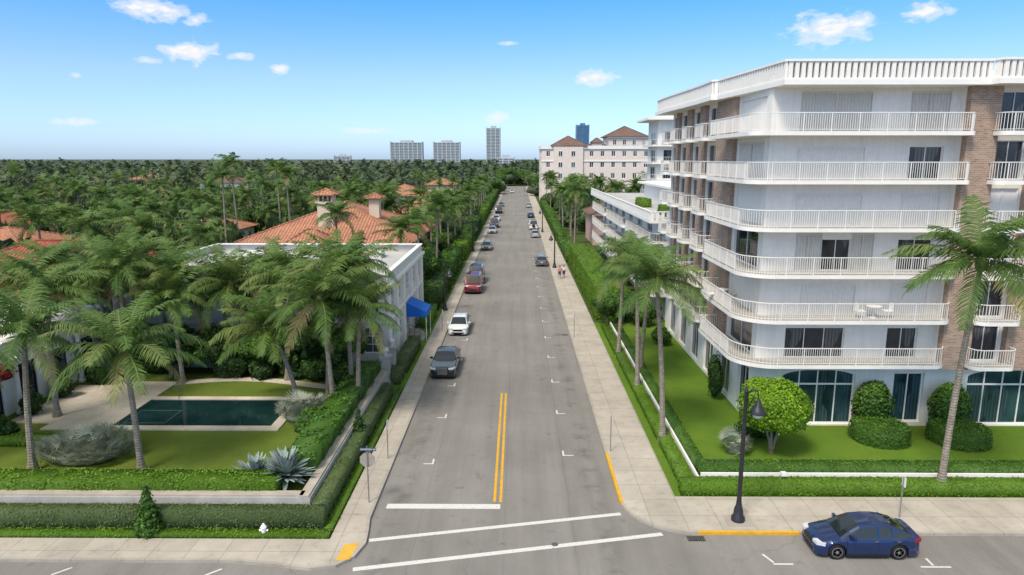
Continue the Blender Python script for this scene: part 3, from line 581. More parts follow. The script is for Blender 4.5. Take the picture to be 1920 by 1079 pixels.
for k in range(6):
    r=[2.3,2.2,1.9,1.7,1.1,.8][k]; rr=[.8,.7,.6,.6,.25,.25][k]
    rail=[(24.75,38.4)]+arc(24.8-rr,YB+rr,rr,0,-90,8)+arc(XB+r,YB+r,r,-90,-180,18)+[(XB,46.6),(XS-.27,46.6)]
    poly=rail+[(XS-.27,45.2),(XS+.0,45.15),(XS,YF),(24.75,YF)]
    ri=[(p[0]+(.07 if p[0]<XB+1 else (-.07 if p[0]>24.5 else 0)),p[1]+(.07 if p[1]<YB+.8 else 0)) for p in rail]
    balcony(A,poly,ri,FZ[k])
    for a,b in ((49.2,52.1),(53.9,56.3),(57.9,60.5),(61.7,63.9)):
        q=.55; x0=13.05; rl=[(XS-.02,a)]+arc(x0+q,a+q,q,-90,-180,5)+arc(x0+q,b-q,q,180,90,5)+[(XS-.02,b)]; balcony(A,rl,[(x+.05 if x<x0+.2 else x,y) for x,y in rl],FZ[k],sp=.15)
    for a,b in ((26.,28.5),(29.9,33.3)):
        q=.5; y0=37.55; rl=[(a,38.42)]+arc(a+q,y0+q,q,180,270,5)+arc(b-q,y0+q,q,-90,0,5)+[(b,38.42)]; balcony(A,rl+[(b,38.44),(a,38.44)],[(x,y+.05) for x,y in rl],FZ[k],sp=.13)
zr=FZ[6]; rp=[(12.6,60.),(13.0,51),(13.0,47.6),(13.35,47.4),(14.2,37.8),(25.1,37.8),(25.2,37.2),(60,37.2)]
mb=MB(); mb.prism(rp+[(60,64.5),(12.6,64.5)],zr,zr+.28); rf=mb.make('roof',['white2'],A)
pm=MB()
rpp=[(12.75,64),(12.75,60.),(13.15,51),(13.15,47.7),(13.5,47.5),(14.33,37.95),(25.23,37.95),(25.33,37.35),(60,37.35)]
for i in range(len(rpp)-1):
    a=Vector(rpp[i]); b=Vector(rpp[i+1]); L=(b-a).length; d=(b-a)/L; U=(d.x,d.y);Nn=(d.y,-d.x); n=max(1,int(L/.34))
    pm.obox(a,U,Nn,0,L,zr+.28,zr+.36,-.1,.1); pm.obox(a,U,Nn,0,L,zr+1.2,zr+1.32,-.13,.13)
    for k in range(n): u=L*(k+.25)/n; pm.obox(a,U,Nn,u,u+L/n*.62,zr+.36,zr+1.2,-.07,.07)
    pm.obox(a,U,Nn,0,L,zr+.36,zr+1.2,-.26,-.22,1)
pm.make('parapet',['white2','terrace'],rf)
mb=MB(); mb.box(28,40,45,55,zr+.28,zr+1.6); mb.make('plant_room',['white'],rf)
def table(x,y,z,k):
    r=root('patio_table',(x,y,z),'small white round patio table on a balcony','table','balcony furniture'); mb=MB(); mb.lathe((x,y,z),[(.42,.68),(.42,.72),(0,.72)],16); mb.make('table_top',['white2'],r); mb=MB(); mb.lathe((x,y,z),[(.2,0),(.2,.03),(.03,.06),(.03,.68)],10); mb.make('leg',['white2'],r)
    for s in (-1,1):
        c=root('patio_chair',(x+s*.8,y,z),'white patio chair beside a balcony table','chair','balcony furniture'); mb=MB(); X=x+s*.8
        mb.box(X-.24,X+.24,y-.24,y+.24,.4+z,.45+z); mb.make('seat',['white2'],c); mb=MB(); mb.box(X+s*.2-.02,X+s*.2+.02,y-.22,y+.22,z+.45,z+.88); mb.make('backrest',['white2'],c)
        for ax in (-.2,.2):
            for ay in (-.2,.2): mb=MB(); mb.cyl((X+ax,y+ay,z),(X+ax,y+ay,z+.4),.018,n=6); mb.make('leg',['white2'],c)
table(20.6,38.7,FZ[1]+.22,0); table(13.4,43.8,FZ[1]+.22,1)
# ------------------------------------------------------------------ LOW APARTMENT B
B=root('low_apartment_building',(19,92,0),'four storey white apartment building with long stepped balconies','apartment building'); mb=MB()
ob=[]; zb=[0.,2.6,5.1,7.6]
for k in range(4):
    for y in np.arange(69,117,6.5): ob.append((float(y),float(y)+3.,zb[k]+.35,zb[k]+2.2))
wall(mb,(14.9,0),U2,N2,66,119,0,9.9,ob); wall(mb,(0,66),U1,N1,14.9,24,0,9.9,[(16,19,5.4,7.3),(16,19,2.9,4.8)]); mb.poly([(14.9,119,0),(24,119,0),(24,119,9.9),(14.9,119,9.9)]); mb.poly([(24,66,0),(24,119,0),(24,119,9.9),(24,66,9.9)])
mb.make('wall',['white'],B)
for o_ in ob: window(B,(14.9,0),U2,N2,*o_,nv=1,fw=.08)
window(B,(0,66),U1,N1,16,19,5.4,7.3); window(B,(0,66),U1,N1,16,19,2.9,4.8)
for k in (1,2,3):
    x0=12.9
    for a,b in ((66.,82.5),(84.,100.5),(102.,118.8)):
        rl=[(14.88,a)]+arc(x0+.8,a+.8,.8,-90,-180,5)+arc(x0+.8,b-.8,.8,180,90,5)+[(14.88,b)]; balcony(B,rl,[(x+.05 if x<14 else x,y) for x,y in rl],zb[k],th=.4,h=.9,sp=.3)
mb=MB(); mb.prism([(12.7,65.6),(24.2,65.6),(24.2,119.4),(12.7,119.4)],9.9,10.2,0,1); rfb=mb.make('roof',['white2','flatroof'],B); pm=MB()
for a,b in (((12.8,119.2),(12.8,65.8)),((12.8,65.8),(24.1,65.8)),((24.1,65.8),(24.1,119.2))):
    a=Vector(a);b=Vector(b);L=(b-a).length;d=(b-a)/L;U=(d.x,d.y);Nn=(d.y,-d.x);n=int(L/.5); pm.obox(a,U,Nn,0,L,10.95,11.05,-.1,.1)
    for k in range(n): u=L*k/n; pm.obox(a,U,Nn,u,u+.3,10.2,10.95,-.07,.07)
pm.make('parapet',['white2'],rfb); mb=MB(); mb.box(18,23.5,72,98,10.21,12.6); mb.box(17.2,24,71,99,12.6,12.85); mb.make('penthouse',['white'],rfb)
for y in (69,83): hedge(15.,16.2,y,y+4.5,10.21,11.2,'hedge',35,.12,'boxed hedge planted on a roof terrace',group='roof terrace hedges')
Cc=root('balcony_apartment_building',(34,126,0),'tall white apartment block with wide eave and side balconies','apartment building'); mb=MB(); wall(mb,(24.5,0),U2,N2,122,131,0,22.6,[(124,128.5,3*i+.5,3*i+2.6) for i in range(7)]); wall(mb,(0,122),U1,N1,24.5,46,0,22.6,[(25.5,28.5,3*i+.5,3*i+2.6) for i in range(7)]); mb.poly([(24.5,131,0),(46,131,0),(46,131,22.6),(24.5,131,22.6)]); mb.make('wall',['white'],Cc)
for i in range(7): window(Cc,(24.5,0),U2,N2,124,128.5,3*i+.5,3*i+2.6,fw=.1); window(Cc,(0,122),U1,N1,25.5,28.5,3*i+.5,3*i+2.6,fw=.1)
for i in range(1,7): rl=[(24.5,130.5),(23.3,130.5),(23.3,120.8),(30,120.8),(30,122)]; balcony(Cc,rl+[(24.5,122)],rl,3*i+.1,sp=.4)
mb=MB(); mb.box(22.4,47,120.5,132,22.6,22.95); mb.box(25.5,46,122.5,131,22.95,24.2); mb.make('roof',['white2'],Cc)
def house(name,x0,x1,y0,y1,h,ridge,wm,rm,label,wins=True,ov=.7,cat='house',face=True):
    r=root(name,((x0+x1)/2,(y0+y1)/2,0),label,cat); mb=MB(); n=max(1,int((x1-x0)/4)); ops=[(x0+(x1-x0)*(i+.5)/n-.6,x0+(x1-x0)*(i+.5)/n+.6,h-2.6,h-.9) for i in range(n)]; m2=max(1,int((y1-y0)/4)); op2=[(y0+(y1-y0)*(i+.5)/m2-.6,y0+(y1-y0)*(i+.5)/m2+.6,h-2.6,h-.9) for i in range(m2)]
    wall(mb,(0,y0),U1,N1,x0,x1,0,h,ops); wall(mb,(x1,0),U2,(1,0),y0,y1,0,h,op2); wall(mb,(x0,0),U2,(-1,0),y0,y1,0,h); wall(mb,(0,y1),U1,(0,1),x0,x1,0,h); mb.make('wall',[wm],r)
    for o_ in ops: window(r,(0,y0),U1,N1,*o_)
    for o_ in op2: window(r,(x1,0),U2,(1,0),*o_)
    mb=MB(); hip(mb,x0-ov,x1+ov,y0-ov,y1+ov,h,ridge); mb.make('roof',list(rm),r); return r
house('pink_house',14.2,22,128,142,5.6,7.6,'pink',('bx','by'),'pink stucco house with brown hip roof behind a hedge')
H=root('hotel_building',(30,262,0),'large pale pink stepped hotel with brown hipped roofs and many windows','hotel'); mb=MB(); ops=[]
for k in range(5):
    for i in range(11): ops.append((10.3+i*3.9,11.8+i*3.9,3.9*k+1.2,3.9*k+3.2))
wall(mb,(0,250),U1,N1,8.7,54,0,20,ops); o2=[(252+i*4,253.6+i*4,3.9*k+1.2,3.9*k+3.2) for k in range(5) for i in range(6)]; wall(mb,(8.7,0),U2,N2,250,276,0,20,o2); wall(mb,(0,276),U1,(0,1),8.7,54,0,20); wall(mb,(54,0),U2,(1,0),250,276,0,20)
mb.box(13,23.5,249.2,249.97,0,20.6); mb.box(33.5,53,257,274,20,24); mb.box(27,30.5,252,255,20,21.8)
mb.make('wall',['palewall'],H); mb=MB(); mb.box(8.3,54.4,249.6,249.98,19.4,20.6); mb.box(8.3,8.68,250,276,19.4,20.6); mb.box(8.3,54.4,249.75,249.98,15,15.3); mb.box(33,53.5,256.5,256.99,23.4,24.1); mb.make('cornice',['white2'],H)
for o_ in ops: window(H,(0,250),U1,N1,*o_,fw=.15)
for o_ in o2[:25]: window(H,(8.7,0),U2,N2,*o_,fw=.15)
for i in range(5):
    window(H,(0,256.98),U1,N1,35+i*3.6,36.4+i*3.6,21,23,dep=-.02,fw=.15)
for i in range(2):
    for k in range(5): window(H,(0,249.2),U1,N1,14.6+i*4.6,16.2+i*4.6,3.9*k+1.2,3.9*k+3.2,dep=-.02,fw=.15)
for a,b,c,d,z0,z1 in ((12,25,249,266,20.6,24.2),(25,34,256,268,20.2,22.6),(26.5,31,251.5,255.5,21.8,23.4),(32.6,48,256,275,24.1,28.),(48,56,258,272,22.5,26)):
    mb=MB(); hip(mb,a,b,c,d,z0,z1); mb.make('roof',['bx','by'],H)
mb=MB(); mb.box(50,51.4,262,264,21,29.5); mb.make('chimney',['brick'],H)
def tower(x,y,w,d,h,floors,wm,gm,label,step=0):
    mb=MB(); mb.box(x-w/2+.8,x+w/2-.8,y+.8,y+d-.8,0,h-1,1)
    for i in range(floors+1): z=h*i/floors; mb.box(x-w/2,x+w/2,y,y+d,z-.55,z+.55,0)
    n=max(2,int(w/9))
    for i in range(n+1): u=x-w/2+w*i/n; mb.box(u-.9,u+.9,y-.3,y+d+.3,0,h+(2 if i in(0,n) else 0),0)
    mb.box(x-w*.2,x+w*.2,y+2,y+d-2,h,h+5,0); tag(mb.make('high_rise_tower',[wm,gm],origin=(x,y,0)),label,'tower')
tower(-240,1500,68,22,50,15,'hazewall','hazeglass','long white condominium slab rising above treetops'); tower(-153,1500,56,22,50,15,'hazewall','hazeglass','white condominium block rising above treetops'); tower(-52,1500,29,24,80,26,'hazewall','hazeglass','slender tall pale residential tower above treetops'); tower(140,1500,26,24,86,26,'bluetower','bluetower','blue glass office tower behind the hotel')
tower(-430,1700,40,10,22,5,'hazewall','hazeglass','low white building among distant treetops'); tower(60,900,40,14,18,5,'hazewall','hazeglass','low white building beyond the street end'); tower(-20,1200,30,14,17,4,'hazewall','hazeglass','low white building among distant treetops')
# ------------------------------------------------------------------ LEFT BUILDINGS
Wb=root('white_classical_building',(-20,60,0),'two storey white classical building with cornice and flat roof','building'); mb=MB(); X0=-9.9; Y0,Y1=51,70
ow=[(y,y+1.1,z,z+h) for y in (52.6,56.,63.8,67.2) for z,h in ((1.2,2.0),(4.4,1.6))]+[(59.8,61.,.5,2.6),(59.8,61.,4.4,6.)]
of=[(x,x+1.2,z,z+h) for x in (-28,-24.5,-21,-17.5,-14,-11.8) for z,h in ((1.2,2.0),(4.4,1.6))]
wall(mb,(X0,0),U2,(1,0),Y0,Y1,0,7.3,ow); wall(mb,(0,Y0),U1,N1,-31,X0,0,7.3,of); wall(mb,(-31,0),U2,N2,Y0,Y1,0,7.3); wall(mb,(0,Y1),U1,(0,1),-31,X0,0,7.3)
mb.make('wall',['greywhite'],Wb)
mb=MB(); mb.box(-30.7,-10.2,51.3,69.7,6.6,6.7,0); mb.box(-26,-22,60,64,6.7,7.5,1); mb.box(-18,-16.4,57,58.6,6.7,7.6,1); mb.box(-14,-12.9,64,66,6.7,7.4,1); mb.make('roof',['flatroof','greywhite'],Wb)
mb=MB()
for z0,z1,e in ((6.35,6.6,.28),(7.3,7.42,.1),(3.55,3.75,.1)):
    mb.box(X0+.003,X0+e,Y0-e,Y1+e,z0,z1); mb.box(-31-e,X0+.002,Y0-e,Y0-.003,z0,z1)
    if z0>7: mb.box(X0-.3,X0+.002,Y0,Y1,z0,z1); mb.box(-31,X0-.301,Y0,Y0+.3,z0,z1); mb.box(-31,-30.7,Y0+.3,Y1,z0,z1); mb.box(-30.7,X0-.3,Y1-.3,Y1,z0,z1)
mb.make('cornice',['white2'],Wb)
for y in (51.1,54.6,58.,62.4,65.8,69.2):
    mb=MB(); mb.box(X0+.003,X0+.14,y,y+.5,0,3.54); mb.box(X0+.003,X0+.14,y,y+.5,3.76,6.34); mb.make('pilaster',['white2'],Wb)
for o_ in ow: window(Wb,(X0,0),U2,(1,0),*o_,nh=2,nv=1)
for o_ in of: window(Wb,(0,Y0),U1,N1,*o_,nh=2,nv=1)
aw=root('awning',(-9,60,0),'bright blue sloping canvas entrance awning on thin poles','awning'); mb=MB()
ya,yb_=58.6,61.6; pr=[(-9.75,3.55),(-8.0,2.75),(-8.0,2.3)]
for i in range(2): mb.poly([(pr[i][0],ya,pr[i][1]),(pr[i+1][0],ya,pr[i+1][1]),(pr[i+1][0],yb_,pr[i+1][1]),(pr[i][0],yb_,pr[i][1])])
for y in (ya,yb_): mb.poly([(a,y,b) for a,b in pr]+[(-9.75,y,2.3)])
mb.make('canopy',['blue_canvas'],aw)
for y in (58.7,61.5): mb=MB(); mb.cyl((-8.05,y,.1),(-8.05,y,2.32),.03,n=8); mb.make('pole',['rail'],aw)
st=root('entrance_steps',(-9,60,0),'pale stone entrance steps with black handrails','steps'); mb=MB()
for i in range(3): mb.box(-9.85,-8.3-.3*i,58.9,61.3,.05+.17*i,.05+.17*(i+1))
mb.make('steps',['walk'],st)
for y in (58.95,61.25):
    mb=MB(); mb.cyl((-8.2,y,1.0),(-9.6,y,1.5),.025,n=6)
    for t in (0,.33,.66,1): mb.cyl((-8.2-1.4*t,y,.1+.4*t),(-8.2-1.4*t,y,1+.5*t),.018,n=6)
    mb.make('handrail',['black'],st)
def gatepost(x,y):
    r=root('gate_pillar',(x,y,0),'white stone gate pillar with ball finial','pillar','gate pillars'); mb=MB(); mb.box(x-.35,x+.35,y-.35,y+.35,0,.35); mb.box(x-.28,x+.28,y-.28,y+.28,.35,2.1); mb.box(x-.38,x+.38,y-.38,y+.38,2.1,2.25); mb.make('shaft',['gardenwall'],r); mb=MB(); mb.lathe((x,y,2.25),[(.15,0),(.1,.08),(.2,.2),(.26,.36),(.2,.52),(.0,.6)],14); mb.make('finial',['greywhite'],r,True)
gatepost(-9.4,46.9); gatepost(-9.4,49.3)
V1=house('terracotta_villa',-35,-13.8,86,109,5.6,10,'cream',('tx','ty'),'large villa with broad terracotta tile hip roof')
mb=MB(); mb.box(-30,-22,82,86,0,4.4); mb.make('wall',['cream'],V1); mb=MB(); hip(mb,-30.8,-21.2,81.2,90,4.4,7.3); mb.make('roof',['tx','ty'],V1)
ch=MB(); ch.box(-26.2,-24.2,89.5,91.5,6.5,10.2); ch.box(-26.4,-24,89.3,91.7,10.2,10.5)
for a in (-26.1,-25.5,-24.9,-24.4): ch.box(a,a+.2,89.6,91.4,10.5,11.32)
c_=ch.make('chimney',['cream','tx','ty'],V1); ch=MB(); hip(ch,-26.7,-23.7,89,92,11.42,12.1,0,1); ch.make('chimney_cap',['tx','ty'],c_)
ch=MB(); ch.box(-20.4,-19,94,95.5,8,10.6); c_=ch.make('chimney',['cream'],V1); ch=MB(); hip(ch,-20.9,-18.5,93.5,96,10.75,11.3); ch.make('chimney_cap',['tx','ty'],c_)
V2=house('red_roof_villa',-54,-35.5,58,73,5.2,8.2,'white',('rx','ry'),'white villa with red clay tile hip roof')
mb=MB(); hip(mb,-44,-33.5,54,61,4.8,6.8); mb.make('roof',['rx','ry'],V2)
V3=root('pool_villa',(-38,45,0),'white stucco pool villa with tall dark arched doors','house'); mb=MB(); vo=[(y,y+1.5,.85,3.6) for y in (37,40,43,46)]
wall(mb,(-30.6,0),U2,(1,0),34.5,50,.0,5.2,vo); wall(mb,(0,34.5),U1,N1,-52,-30.6,0,5.2,[(-36,-34,1,3.5),(-41,-39,1,3.5)]); wall(mb,(0,50),U1,(0,1),-52,-30.6,0,5.2); mb.poly([(-52,34.5,5.0),(-30.6,34.5,5.0),(-30.6,50,5.0),(-52,50,5.0)])
mb.make('wall',['white'],V3); mb=MB(); hip(mb,-53,-41,38,50,5.2,7.2); mb.make('roof',['rx','ry'],V3)
for o_ in vo: window(V3,(-30.6,0),U2,(1,0),*o_,nh=2,frame='darktrim',name='door')
for u in (-36,-41): window(V3,(0,34.5),U1,N1,u,u+2,1,3.5,nh=2)
for y in (36.4,39.3,42.3,45.3): mb=MB(); mb.lathe((-30.2,y-.1,.8),[(.24,0),(.24,.15),(.17,.22),(.15,3.2),(.24,3.35),(.24,3.5)],14); mb.make('column',['white2'],V3,True)
house('white_house',-50,-38,150,164,5,7.5,'white',('tx','ty'),'white house with terracotta roof among palms')
house('white_house',-38,-25,186,200,6.2,9,'palewall',('tx','ty'),'pale house with terracotta roof beyond the palms'); house('cream_house',-27,-19,206,216,8.4,10.2,'cream',('tx','ty'),'cream tower house with small terracotta roof')
house('small_villa',-74,-60,82,96,4.6,7.2,'white',('tx','ty'),'low white villa with orange tile roof among trees'); house('small_villa',-98,-82,120,134,4.6,7,'cream',('rx','ry'),'low cream villa with red tile roof among trees')
house('small_villa',-60,-48,112,124,4.2,6.4,'white',('tx','ty'),'low white villa with orange tile roof among trees'); house('small_villa',-26,-16,142,156,5,7.6,'palewall',('tx','ty'),'pale villa with orange tile roof among palms')
for x,y in ((-170,300),(-120,260),(-240,380),(-310,520),(-150,560)):
    house('distant_house',x,x+18,y,y+12,7.2,9.,'white',R.choice([('bx','by'),('tx','ty')]),'distant white house showing above treetops')
# ------------------------------------------------------------------ CARS
def paint(name,c,metal=.3): 
    m,nt,b=base(name,.3,.5,metal); b.inputs['Coat Weight'].default_value=1.; b.inputs['Coat Roughness'].default_value=.04
    f=noise(nt,pos(nt,True),60,2); nt.links.new(ramp(nt,f,[(.3,tuple(x*.9 for x in c)),(.7,tuple(x*1.1 for x in c))]),b.inputs['Base Color']); return m
PC={'blue':paint('blue_car_paint',(.003,.022,.1)),'black':paint('black_car_paint',(.012,.012,.014)),'white':paint('white_car_paint',(.72,.72,.71),0),'red':paint('dark_red_car_paint',(.2,.012,.012)),'grey':paint('grey_car_paint',(.12,.125,.13)),'silver':paint('silver_car_paint',(.42,.43,.44)),'navy':paint('navy_car_paint',(.02,.03,.06))}
def car(loc,rotz,col,label,typ='sedan',L=4.65,W=1.82,Hh=1.46,grille=False,group='cars parked along the kerb',cat='car'):
    r=root('parked_car',loc,label,cat,group); WL[r]=Vector((0,0,0)); hw=W/2; f,e=-L/2,L/2
    suv=typ=='suv'; wr=.4 if suv else .32; wa=wr+.05; gc=.28 if suv else .18
    ax=(f+(.86 if suv else .85),e-(.9 if suv else .9))
    if typ=='sedan': TY=[f,f+.05,f+.3,f+1.1,0,e-.6,e-.1,e]; TZ=[.5,.64,.76,.93,.95,1.0,.99,.62]; cb=[f+.98,f+1.75,f+2.3,e-1.15,e-.38]; cz=[.91,Hh-.06,Hh,Hh-.08,1.0]
    elif typ=='lux': TY=[f,f+.03,f+.15,f+1.75,0,e-.9,e-.1,e]; TZ=[.6,.86,.96,1.04,1.05,1.05,.98,.6]; cb=[f+1.7,f+2.4,f+2.9,e-1.5,e-.6]; cz=[1.02,Hh-.05,Hh,Hh-.08,1.04]
    else: TY=[f,f+.04,f+.15,f+1.2,0,e-.1,e-.02,e]; TZ=[.65,1.0,1.12,1.2,1.22,1.24,1.18,.65]; cb=[f+1.15,f+1.6,f+2.1,e-.35,e-.06]; cz=[1.18,Hh-.06,Hh,Hh-.02,1.23]
    ys=sorted(set([round(v,3) for v in np.linspace(f,e,34)]+[round(a+s*wa*k,3) for a in ax for s in (-1,1) for k in (0,.3,.55,.75,.9,.985,1.0)]+TY))
    b=MB(); ring=[]
    for y in ys:
        zt=float(np.interp(y,TY,TZ)); w=hw*float(np.interp(y,[f,f+.08,f+.3,f+.8,e-.8,e-.25,e-.06,e],[.72,.86,.95,1,1,.96,.88,.76])); zb_=gc+ (.12 if (y<f+.05 or y>e-.05) else 0)
        for a in ax:
            if abs(y-a)<wa-1e-4: zb_=max(zb_,wr+math.sqrt(wa*wa-(y-a)**2))
        zm=zb_+(zt-zb_)*.55; h=[(w*.5,zb_),(w*.97,zb_),(w*1.0,min(zm,zb_+.06)),(w,zm),(w*.975,max(zm+.01,zt-.1)),(w*.9,zt-.02),(w*.6,zt+.012),(0,zt+.025)]
        R_=[(x,y,z) for x,z in h]+[(-x,y,z) for x,z in h[-2::-1]]; ring.append(len(b.v)); b.v+=R_
    n=15
    for i in range(len(ys)-1):
        for k in range(n-1): b.f.append((ring[i]+k,ring[i]+k+1,ring[i+1]+k+1,ring[i+1]+k)); b.m.append(0)
    for i in (0,-1): b.f.append(tuple(range(ring[i],ring[i]+n))); b.m.append(0)
    b.box(-hw+.2,hw-.2,f+.1,e-.1,gc,.55,1)
    gl=[MB(),MB()]; ws=MB(); rw=MB(); cs=[]
    yy=[cb[0],(cb[0]+cb[1])/2,cb[1],cb[2],(cb[2]+cb[3])/2,cb[3],(cb[3]+cb[4])/2,cb[4]]; zz=[cz[0],(cz[0]+cz[1])/2+.03,cz[1],cz[2],cz[2],cz[3],(cz[3]+cz[4])/2+.04,cz[4]]
    for y,zv in zip(yy,zz):
        zb0=float(np.interp(y,TY,TZ))-.05; t=(zv-zb0)/(Hh-zb0); wb=hw*.93; wt=wb-(.2 if not suv else .12)*max(0,min(1,t)); zs=max(zb0+.02,zv-.07)
        cs.append([(wb,y,zb0),(wt,y,zs),(wt*.88,y,zv),(wt*.5,y,zv+.025),(-wt*.5,y,zv+.025),(-wt*.88,y,zv),(-wt,y,zs),(-wb,y,zb0)])
    for i in range(7):
        for k in range(7):
            q=[cs[i][k],cs[i][k+1],cs[i+1][k+1],cs[i+1][k]]
            if k in (0,6): gl[0 if k==0 else 1].poly(q)
            elif k in (1,5): b.poly(q)
            elif i<2: ws.poly(q)
            elif i>=5: rw.poly(q)
            else: b.poly(q)
    for yp in ((cb[1]+.75,cb[3]-.02) if not suv else (cb[1]+.9,cb[1]+1.85,e-.4)):
        for s in (-1,1):
            zb0=float(np.interp(yp,TY,TZ))-.05; wb=hw*.93; wt=wb-(.2 if not suv else .12)*(.93); b.poly([(s*(wb+.008),yp-.045,zb0),(s*(wb+.008),yp+.045,zb0),(s*(wt+.012),yp+.045,Hh-.09),(s*(wt+.012),yp-.045,Hh-.09)],0 if not suv else 1)
    for s in (-1,1):
        for yp in (cb[0]+.25,cb[1]+.72,cb[1]+1.62): b.box(s*hw*1.001-.004,s*hw*1.001+.004,yp-.007,yp+.007,gc+.12,.84,1)
        b.box(s*hw-.02,s*hw+.012,ax[0]+wa+.03,ax[1]-wa-.03,gc,gc+.06,1)
    body=b.make('body',[PC[col],'darktrim'],r,True)
    for g_ in gl: g_.make('side_window',['carglass'],r)
    ws.make('windscreen',['carglass'],r,True); rw.make('rear_window',['carglass'],r,True)
    for s in (-1,1):
        for yp in (cb[1]+.55,cb[1]+1.45): mb=MB(); mb.box(s*hw-.012,s*hw+.03,yp,yp+.16,.86*TZ[4],.86*TZ[4]+.03); mb.make('handle',['chrome'],r)
        mb=MB(); mb.prism([(s*(hw-.05),cb[0]+.35),(s*(hw+.16),cb[0]+.4),(s*(hw+.17),cb[0]+.52),(s*(hw-.05),cb[0]+.5)],TZ[3]-.02,TZ[3]+.13); mb.make('mirror',[PC[col]],r)
        zl=TZ[2]-.17; mb=MB(); mb.prism([(s*hw*.48,f-.005),(s*hw*.84,f+.035),(s*hw*.985,f+.34),(s*hw*.9,f+.4),(s*hw*.5,f+.2)],zl,zl+.13); mb.make('headlight',['head'],r)
        zl=TZ[5]-.24; mb=MB(); mb.prism([(s*hw*.55,e+.004),(s*hw*.86,e-.02),(s*hw*.985,e-.3),(s*hw*.88,e-.36),(s*hw*.55,e-.2)],zl,zl+.15); mb.make('tail_light',['tail'],r)
    mb=MB()
    if grille:
        mb.box(-.36,.36,f-.03,f+.1,.42,.92,0)
        for i in range(11): mb.box(-.33+i*.064,-.31+i*.064,f-.045,f-.029,.44,.89,1)
        mb.make('grille',['chrome','darktrim'],r)
    else:
        mb.prism([(-hw*.45,f-.012),(hw*.45,f-.012),(hw*.55,f+.12),(-hw*.55,f+.12)],.48,.64); mb.prism([(-hw*.6,f-.008),(hw*.6,f-.008),(hw*.7,f+.12),(-hw*.7,f+.12)],.27,.38); mb.make('grille',['darktrim'],r)
    mb=MB(); mb.box(-.16,.16,e,e+.02,.6,.76); mb.make('number_plate',['head'],r)
    if suv:
        mb=MB(); mb.lathe((0,0,0),[(.36,0),(.36,.2),(.3,.22),(0,.22)],18); mb.v=[(x,e+z+.02,y+.95) for x,y,z in mb.v]; mb.make('spare_wheel',['tyre'],r)
        mb=MB()
        for s in (-.55,.55): mb.cyl((s,cb[2]-.1,Hh+.08),(s,cb[3],Hh+.08),.025)
        for y in np.linspace(cb[2],cb[3]-.1,4): mb.box(-.6,.6,y,y+.05,Hh+.04,Hh+.07)
        mb.make('roof_rack',['darktrim'],r)
    for a in ax:
        for s in (-1,1):
            w=bpy.data.objects.new('wheel',None); COL.objects.link(w); w.parent=r; w.location=(s*(hw-.12),a,wr); WL[w]=Vector((0,0,0)); w.empty_display_size=.1
            mb=MB(); mb.lathe((0,0,0),[(wr*.62,-.1),(wr*.94,-.11),(wr,-.08),(wr,.08),(wr*.94,.11),(wr*.62,.1)],22); mb.v=[(z,x,y) for x,y,z in mb.v]; mb.make('tyre',['tyre'],w,True)
            mb=MB(); mb.lathe((0,0,0),[(wr*.66,.07),(wr*.68,.105),(wr*.6,.11),(wr*.58,.075)],20,0); mb.lathe((0,0,0),[(.07,.06),(.07,.1),(0,.11)],10,0)
            for k in range(5):
                t=k*2*math.pi/5; c_,s_=math.cos(t),math.sin(t); P=[(.05*c_-.035*s_,.05*s_+.035*c_),(.05*c_+.035*s_,.05*s_-.035*c_),(wr*.62*c_+.045*s_,wr*.62*s_-.045*c_),(wr*.62*c_-.045*s_,wr*.62*s_+.045*c_)]; mb.prism(P,.07,.1,0)
            mb.v=[(z*s,x,y) for x,y,z in mb.v]; mb.make('rim',['rim'],w)
    r.rotation_euler=(0,0,rotz); return r
def clone(src,loc,rotz,col,label,group='cars parked along the kerb'):
    r=src.copy(); COL.objects.link(r); r.location=loc; r.rotation_euler=(0,0,rotz); r['label']=label; r['group']=group
    def rec(s,d):
        for c in s.children:
            k=c.copy(); COL.objects.link(k); k.parent=d
            if c.name.split('.')[0] in ('body','mirror'): k.material_slots[0].link='OBJECT'; k.material_slots[0].material=PC[col]
            rec(c,k)
    rec(src,r); return r
cA=car((14.25,26.1,.012),rad(-90),'blue','glossy dark blue compact sedan parked at the kerb',L=4.25,W=1.7,Hh=1.4)
cB=car((-5.5,50.7,.012),0,'black','black luxury saloon with tall chrome grille parked at the kerb','lux',5.4,1.95,1.55,True)
cC=car((-5.45,63.,.012),0,'white','white sedan with dark roof parked at the kerb','sedan',4.9,1.86,1.46)
cD=car((-5.35,82.6,.012),0,'red','red boxy off road vehicle with roof rack','suv',4.9,2.1,2.1)
clone(cD,(-5.4,89,.012),0,'black','black boxy off road vehicle with roof rack')
for y,s,c in ((122,cC,'grey'),(150,cC,'silver'),(162,cD,'navy'),(180,cC,'white'),(205,cD,'black'),(235,cC,'grey')):
    clone(s,(-5.5,y,.012),0,c,f'{c} {"off road vehicle" if s is cD else "sedan"} parked at the kerb facing oncoming traffic')
for y,s,c in ((104,cC,'grey'),(142,cC,'silver'),(158,cD,'white'),(190,cC,'navy'),(230,cC,'silver')):
    clone(s,(3.7,y,.012),math.pi,c,f'{c} {"off road vehicle" if s is cD else "sedan"} parked with its rear towards the crossing')
clone(cC,(-2.6,330,.012),0,'white','white sedan driving along the street','cars driving on the street')
